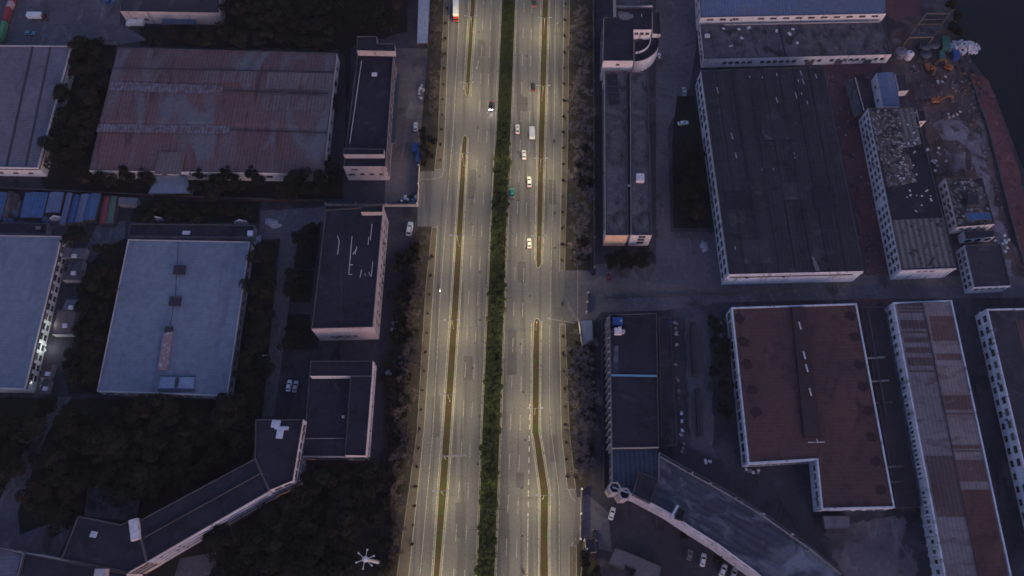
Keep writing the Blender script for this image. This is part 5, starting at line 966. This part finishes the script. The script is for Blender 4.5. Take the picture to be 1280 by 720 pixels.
pathA = [(66, 492), (92, 492), (62, 540), (44, 585), (28, 640), (25, 668), (0, 668), (-10, 650), (14, 600)]; pathB = [(106, 594), (136, 594), (134, 618), (175, 618), (178, 655), (100, 648)]
tot += scatter([(178, 40), (272, 40), (279, -25), (508, -25), (503, 38), (440, 40), (430, 58), (178, 52)], 20, (.9, 1.25), leafy('dark leafy tree in the tree row above the rusted warehouse', 'trees above the rusted warehouse'))
tot += scatter([(95, 55), (138, 50), (136, 100), (108, 205), (64, 208), (60, 170), (84, 100)], 19, (.85, 1.2), leafy('dark leafy tree between the grey warehouse and the rusted warehouse', 'trees between the two upper warehouses'))
tot += scatter([(100, 208), (190, 208), (190, 236), (108, 236)], 17, (.75, 1.05), leafy('dark leafy tree left of the loading canopy', 'trees left of the loading canopy'))
tot += scatter([(238, 214), (330, 214), (330, 244), (240, 244)], 17, (.75, 1.05), leafy('dark leafy tree right of the loading canopy', 'trees right of the loading canopy'))
tot += scatter([(352, 226), (380, 214), (424, 206), (426, 242), (352, 248)], 19, (.8, 1.2), leafy('dark leafy tree behind the tall office by the pinkish wall', 'trees by the pinkish wall'))
tot += scatter([(178, 251), (320, 254), (318, 274), (176, 273)], 13, (.5, .75), leafy('small dark tree in the row north of the narrow dark roof', 'tree row north of the narrow dark roof'))
leafy('large single dark tree below the blue sheds', None)(98, 291, 1.35); tot += 1
tot += scatter([(138, 302), (158, 302), (136, 385), (120, 470), (112, 488), (86, 488), (90, 450), (104, 420), (106, 345)], 18, (.8, 1.1), leafy('dark leafy tree between the alley huts and the hatch roof warehouse', 'trees beside the alley'))
tot += scatter([(324, 304), (350, 304), (342, 340), (330, 470), (308, 498), (296, 480)], 18, (.8, 1.15), leafy('dark leafy tree along the east wall of the hatch roof warehouse', 'trees east of the hatch roof warehouse'))
tot += scatter([(370, 280), (396, 280), (390, 334), (366, 334)], 17, (.6, .85), leafy('small dark tree on the upper lawn left of the pipe strewn roof', 'trees on the upper lawn'))
tot += scatter([(360, 340), (388, 340), (384, 376), (358, 376)], 16, (.6, .85), leafy('small dark tree on the middle lawn left of the pipe strewn roof', 'trees on the middle lawn'))
tot += scatter([(358, 396), (384, 396), (386, 414), (395, 424), (395, 434), (356, 434)], 16, (.55, .8), leafy('small dark tree on the lower lawn below the pipe strewn roof', 'trees on the lower lawn'))
tot += scatter([(-20, 500), (310, 506), (310, 562), (168, 640), (150, 645), (100, 640), (90, 650), (40, 655), (-20, 640)], 25, (1.0, 1.5), leafy('dark tree in the dense wood above the slanted wing', 'trees in the wood above the slanted wing'), (pathA, pathB))
tot += scatter([(392, 588), (462, 588), (478, 600), (476, 730), (270, 735), (228, 700), (335, 645), (385, 612)], 25, (1.0, 1.5), leafy('dark tree in the wood below the slanted wing', 'trees in the wood below the slanted wing'), ([(438, 678), (500, 680), (502, 728), (438, 724)], [(216, 694), (275, 686), (275, 722), (210, 732)]))
tot += scatter([(758, 314), (812, 314), (812, 336), (758, 336)], 9, (.5, .65), leafy('dense dark tree in the square block under the workshop end walls', 'trees under the workshop end walls'))
tot += scatter([(846, 182), (872, 182), (890, 280), (846, 280)], 19, (.7, 1.0), leafy('dark tree on the lawn west of the huge black factory', 'trees west of the black factory'))
tot += scatter([(890, 400), (905, 398), (922, 520), (905, 525), (893, 470)], 15, (.5, .8), leafy('dark tree hugging the west wall of the red factory', 'trees beside the red factory'))
tot += scatter([(1182, -10), (1196, 0), (1206, 45), (1192, 48)], 15, (.7, .9), leafy('dark tree on the river bank by the gantry', 'trees on the river bank'))
tot += scatter([(527, 150), (546, 150), (543, 208), (528, 205)], 12, (.4, .6), leafy('small green tree on the west verge beside the blue skip', 'trees on the upper west verge'))
tot += scatter([(730, 695), (745, 692), (748, 735), (728, 735)], 13, (.5, .7), leafy('dark tree behind the guard booth', 'trees behind the guard booth'))
tot += scatter([(410, 70), (424, 75), (412, 200), (405, 205)], 14, (.4, .6), leafy('small dark tree in the gap between rusted warehouse and tall office', 'trees in the office gap'))
leafy('small olive tree beside the curved block front wall', None)(855, 668, .5); leafy('pale green tree between the parked white cars', None)(900, 697, .55)
tot += scatter([(722, 170), (740, 170), (738, 240), (722, 236)], 15, (.5, .75), leafy('dark tree among the bare trees of the east verge', 'leafy trees on the east verge')); tot += scatter([(712, 300), (734, 300), (732, 336), (713, 336)], 13, (.5, .7), leafy('dark tree at the lower end of the upper east verge', 'leafy trees low on the east verge'))
bare('bare dead tree at the corner of the derelict rubble roofed house', None, TWR)(1181, 215, .9)
print('leafy trees', tot)
scatter([(716, -15), (738, -15), (738, 330), (714, 330)], 12, (.6, 1.0), bare('bare grey tree on the upper east verge', 'bare trees on the upper east verge', TW))
scatter([(714, 415), (744, 428), (742, 560), (734, 600), (722, 595), (712, 540)], 11, (.55, 1.0), bare('bare grey tree on the lower east verge below the gatehouse', 'bare trees on the lower east verge', TW))
scatter([(540, -15), (554, -15), (548, 150), (538, 150)], 10, (.45, .8), bare('bare reddish tree on the upper west verge', 'bare trees on the upper west verge', TWR))
scatter([(520, 300), (536, 295), (526, 420), (518, 540), (498, 700), (484, 720), (492, 600), (500, 480)], 14, (.5, .9), bare('bare reddish tree on the lower west verge', 'bare trees on the lower west verge', TWR))
scatter([(492, 310), (524, 305), (518, 420), (508, 540), (488, 720), (478, 720), (480, 600), (482, 450), (492, 415)], 13, (1.0, 2.2), shrub('dark shrub along the lower west verge', 'shrubs on the lower west verge'))
scatter([(714, 420), (742, 430), (738, 600), (722, 600)], 15, (.9, 1.8), shrub('dark shrub among the bare trees of the lower east verge', 'shrubs on the lower east verge'))
# hedge in the centre median
hp = thing('trimmed_hedge', 'long continuous trimmed green hedge filling the centre median', 'hedge', P(620, 300)); rr = random.Random(5); q = MB(); o = hp.location
for k in range(9000):
    t_ = rr.random(); y = -20 + 760 * t_; kk = (y - 175) / 545; xl = 619.5 + (596 - 619.5) * kk if y > 175 else 627 - 7.5 * (y / 175); xr = 638.5 + (619 - 638.5) * kk if y > 175 else 645 - 6.5 * (y / 175)
    f = rr.uniform(.1, .9); hgt = rr.uniform(.25, .75); p = P(xl + (xr - xl) * f, y, hgt) - o; s_ = rr.uniform(.28, .6); nn = Vector((rr.uniform(-.5, .5), rr.uniform(-.5, .5), 1)).normalized().to_track_quat('Z', 'Y'); a = rr.uniform(0, 3)
    q.add([p + nn @ Vector((s_ * g_ * cos(a + i * 1.257), s_ * g_ * sin(a + i * 1.257), 0)) for i, g_ in enumerate((1, .7, .95, .6, .85))], [(0, 1, 2, 3, 4)])
q.build('foliage', leafmat('trimmed_leaves', (.042, .052, .018), (.020, .027, .011)), hp)
n = 0; y = 152.0
while y < 735:
    k = (y - 175) / 545; xl = 619.5 + (596 - 619.5) * k; xr = 638.5 + (619 - 638.5) * k; w_ = (xr - xl)
    for f in (.28, .5, .72):
        if random.random() < .12: continue
        plant('hedge_shrub', 'shrub', SH, [st], xl + w_ * f + R(-1.2, 1.2), y + R(-2, 2), random.choice((R(.8, 1.2), R(1.0, 1.5), R(1.4, 1.9))) * (1 if y > 185 else .75), 'dark green shrub in the hedge of the centre median', 'shrubs of the centre median hedge', 1.0); n += 1
    y += 6.6 * (.83 + .25 * k)
print('hedge shrubs', n)
for nm, pits, lab, gr in (('street_sapling', [(706 - (y - 20) * .012, y) for y in range(5, 335, 20)], 'dark sapling in a pavement pit of the upper east pavement', 'saplings on the upper east pavement'), ('street_sapling', [(703.5 + (y - 420) * .03, y) for y in range(420, 600, 22)], 'dark sapling in a pavement pit of the lower east pavement', 'saplings on the lower east pavement'), ('street_sapling', [(559 - y * .045, y) for y in range(10, 205, 19)], 'dark sapling in a pit of the upper west pavement', 'saplings on the upper west pavement'), ('street_sapling', [(540 - (y - 320) * .07, y) for y in range(320, 700, 24)], 'dark sapling in a pit of the lower west pavement', 'saplings on the lower west pavement')):
    for x, y in pits: plant(nm, 'sapling', SHB, [st], x, y, R(.3, .55), lab, gr, 1.0, 1.3)
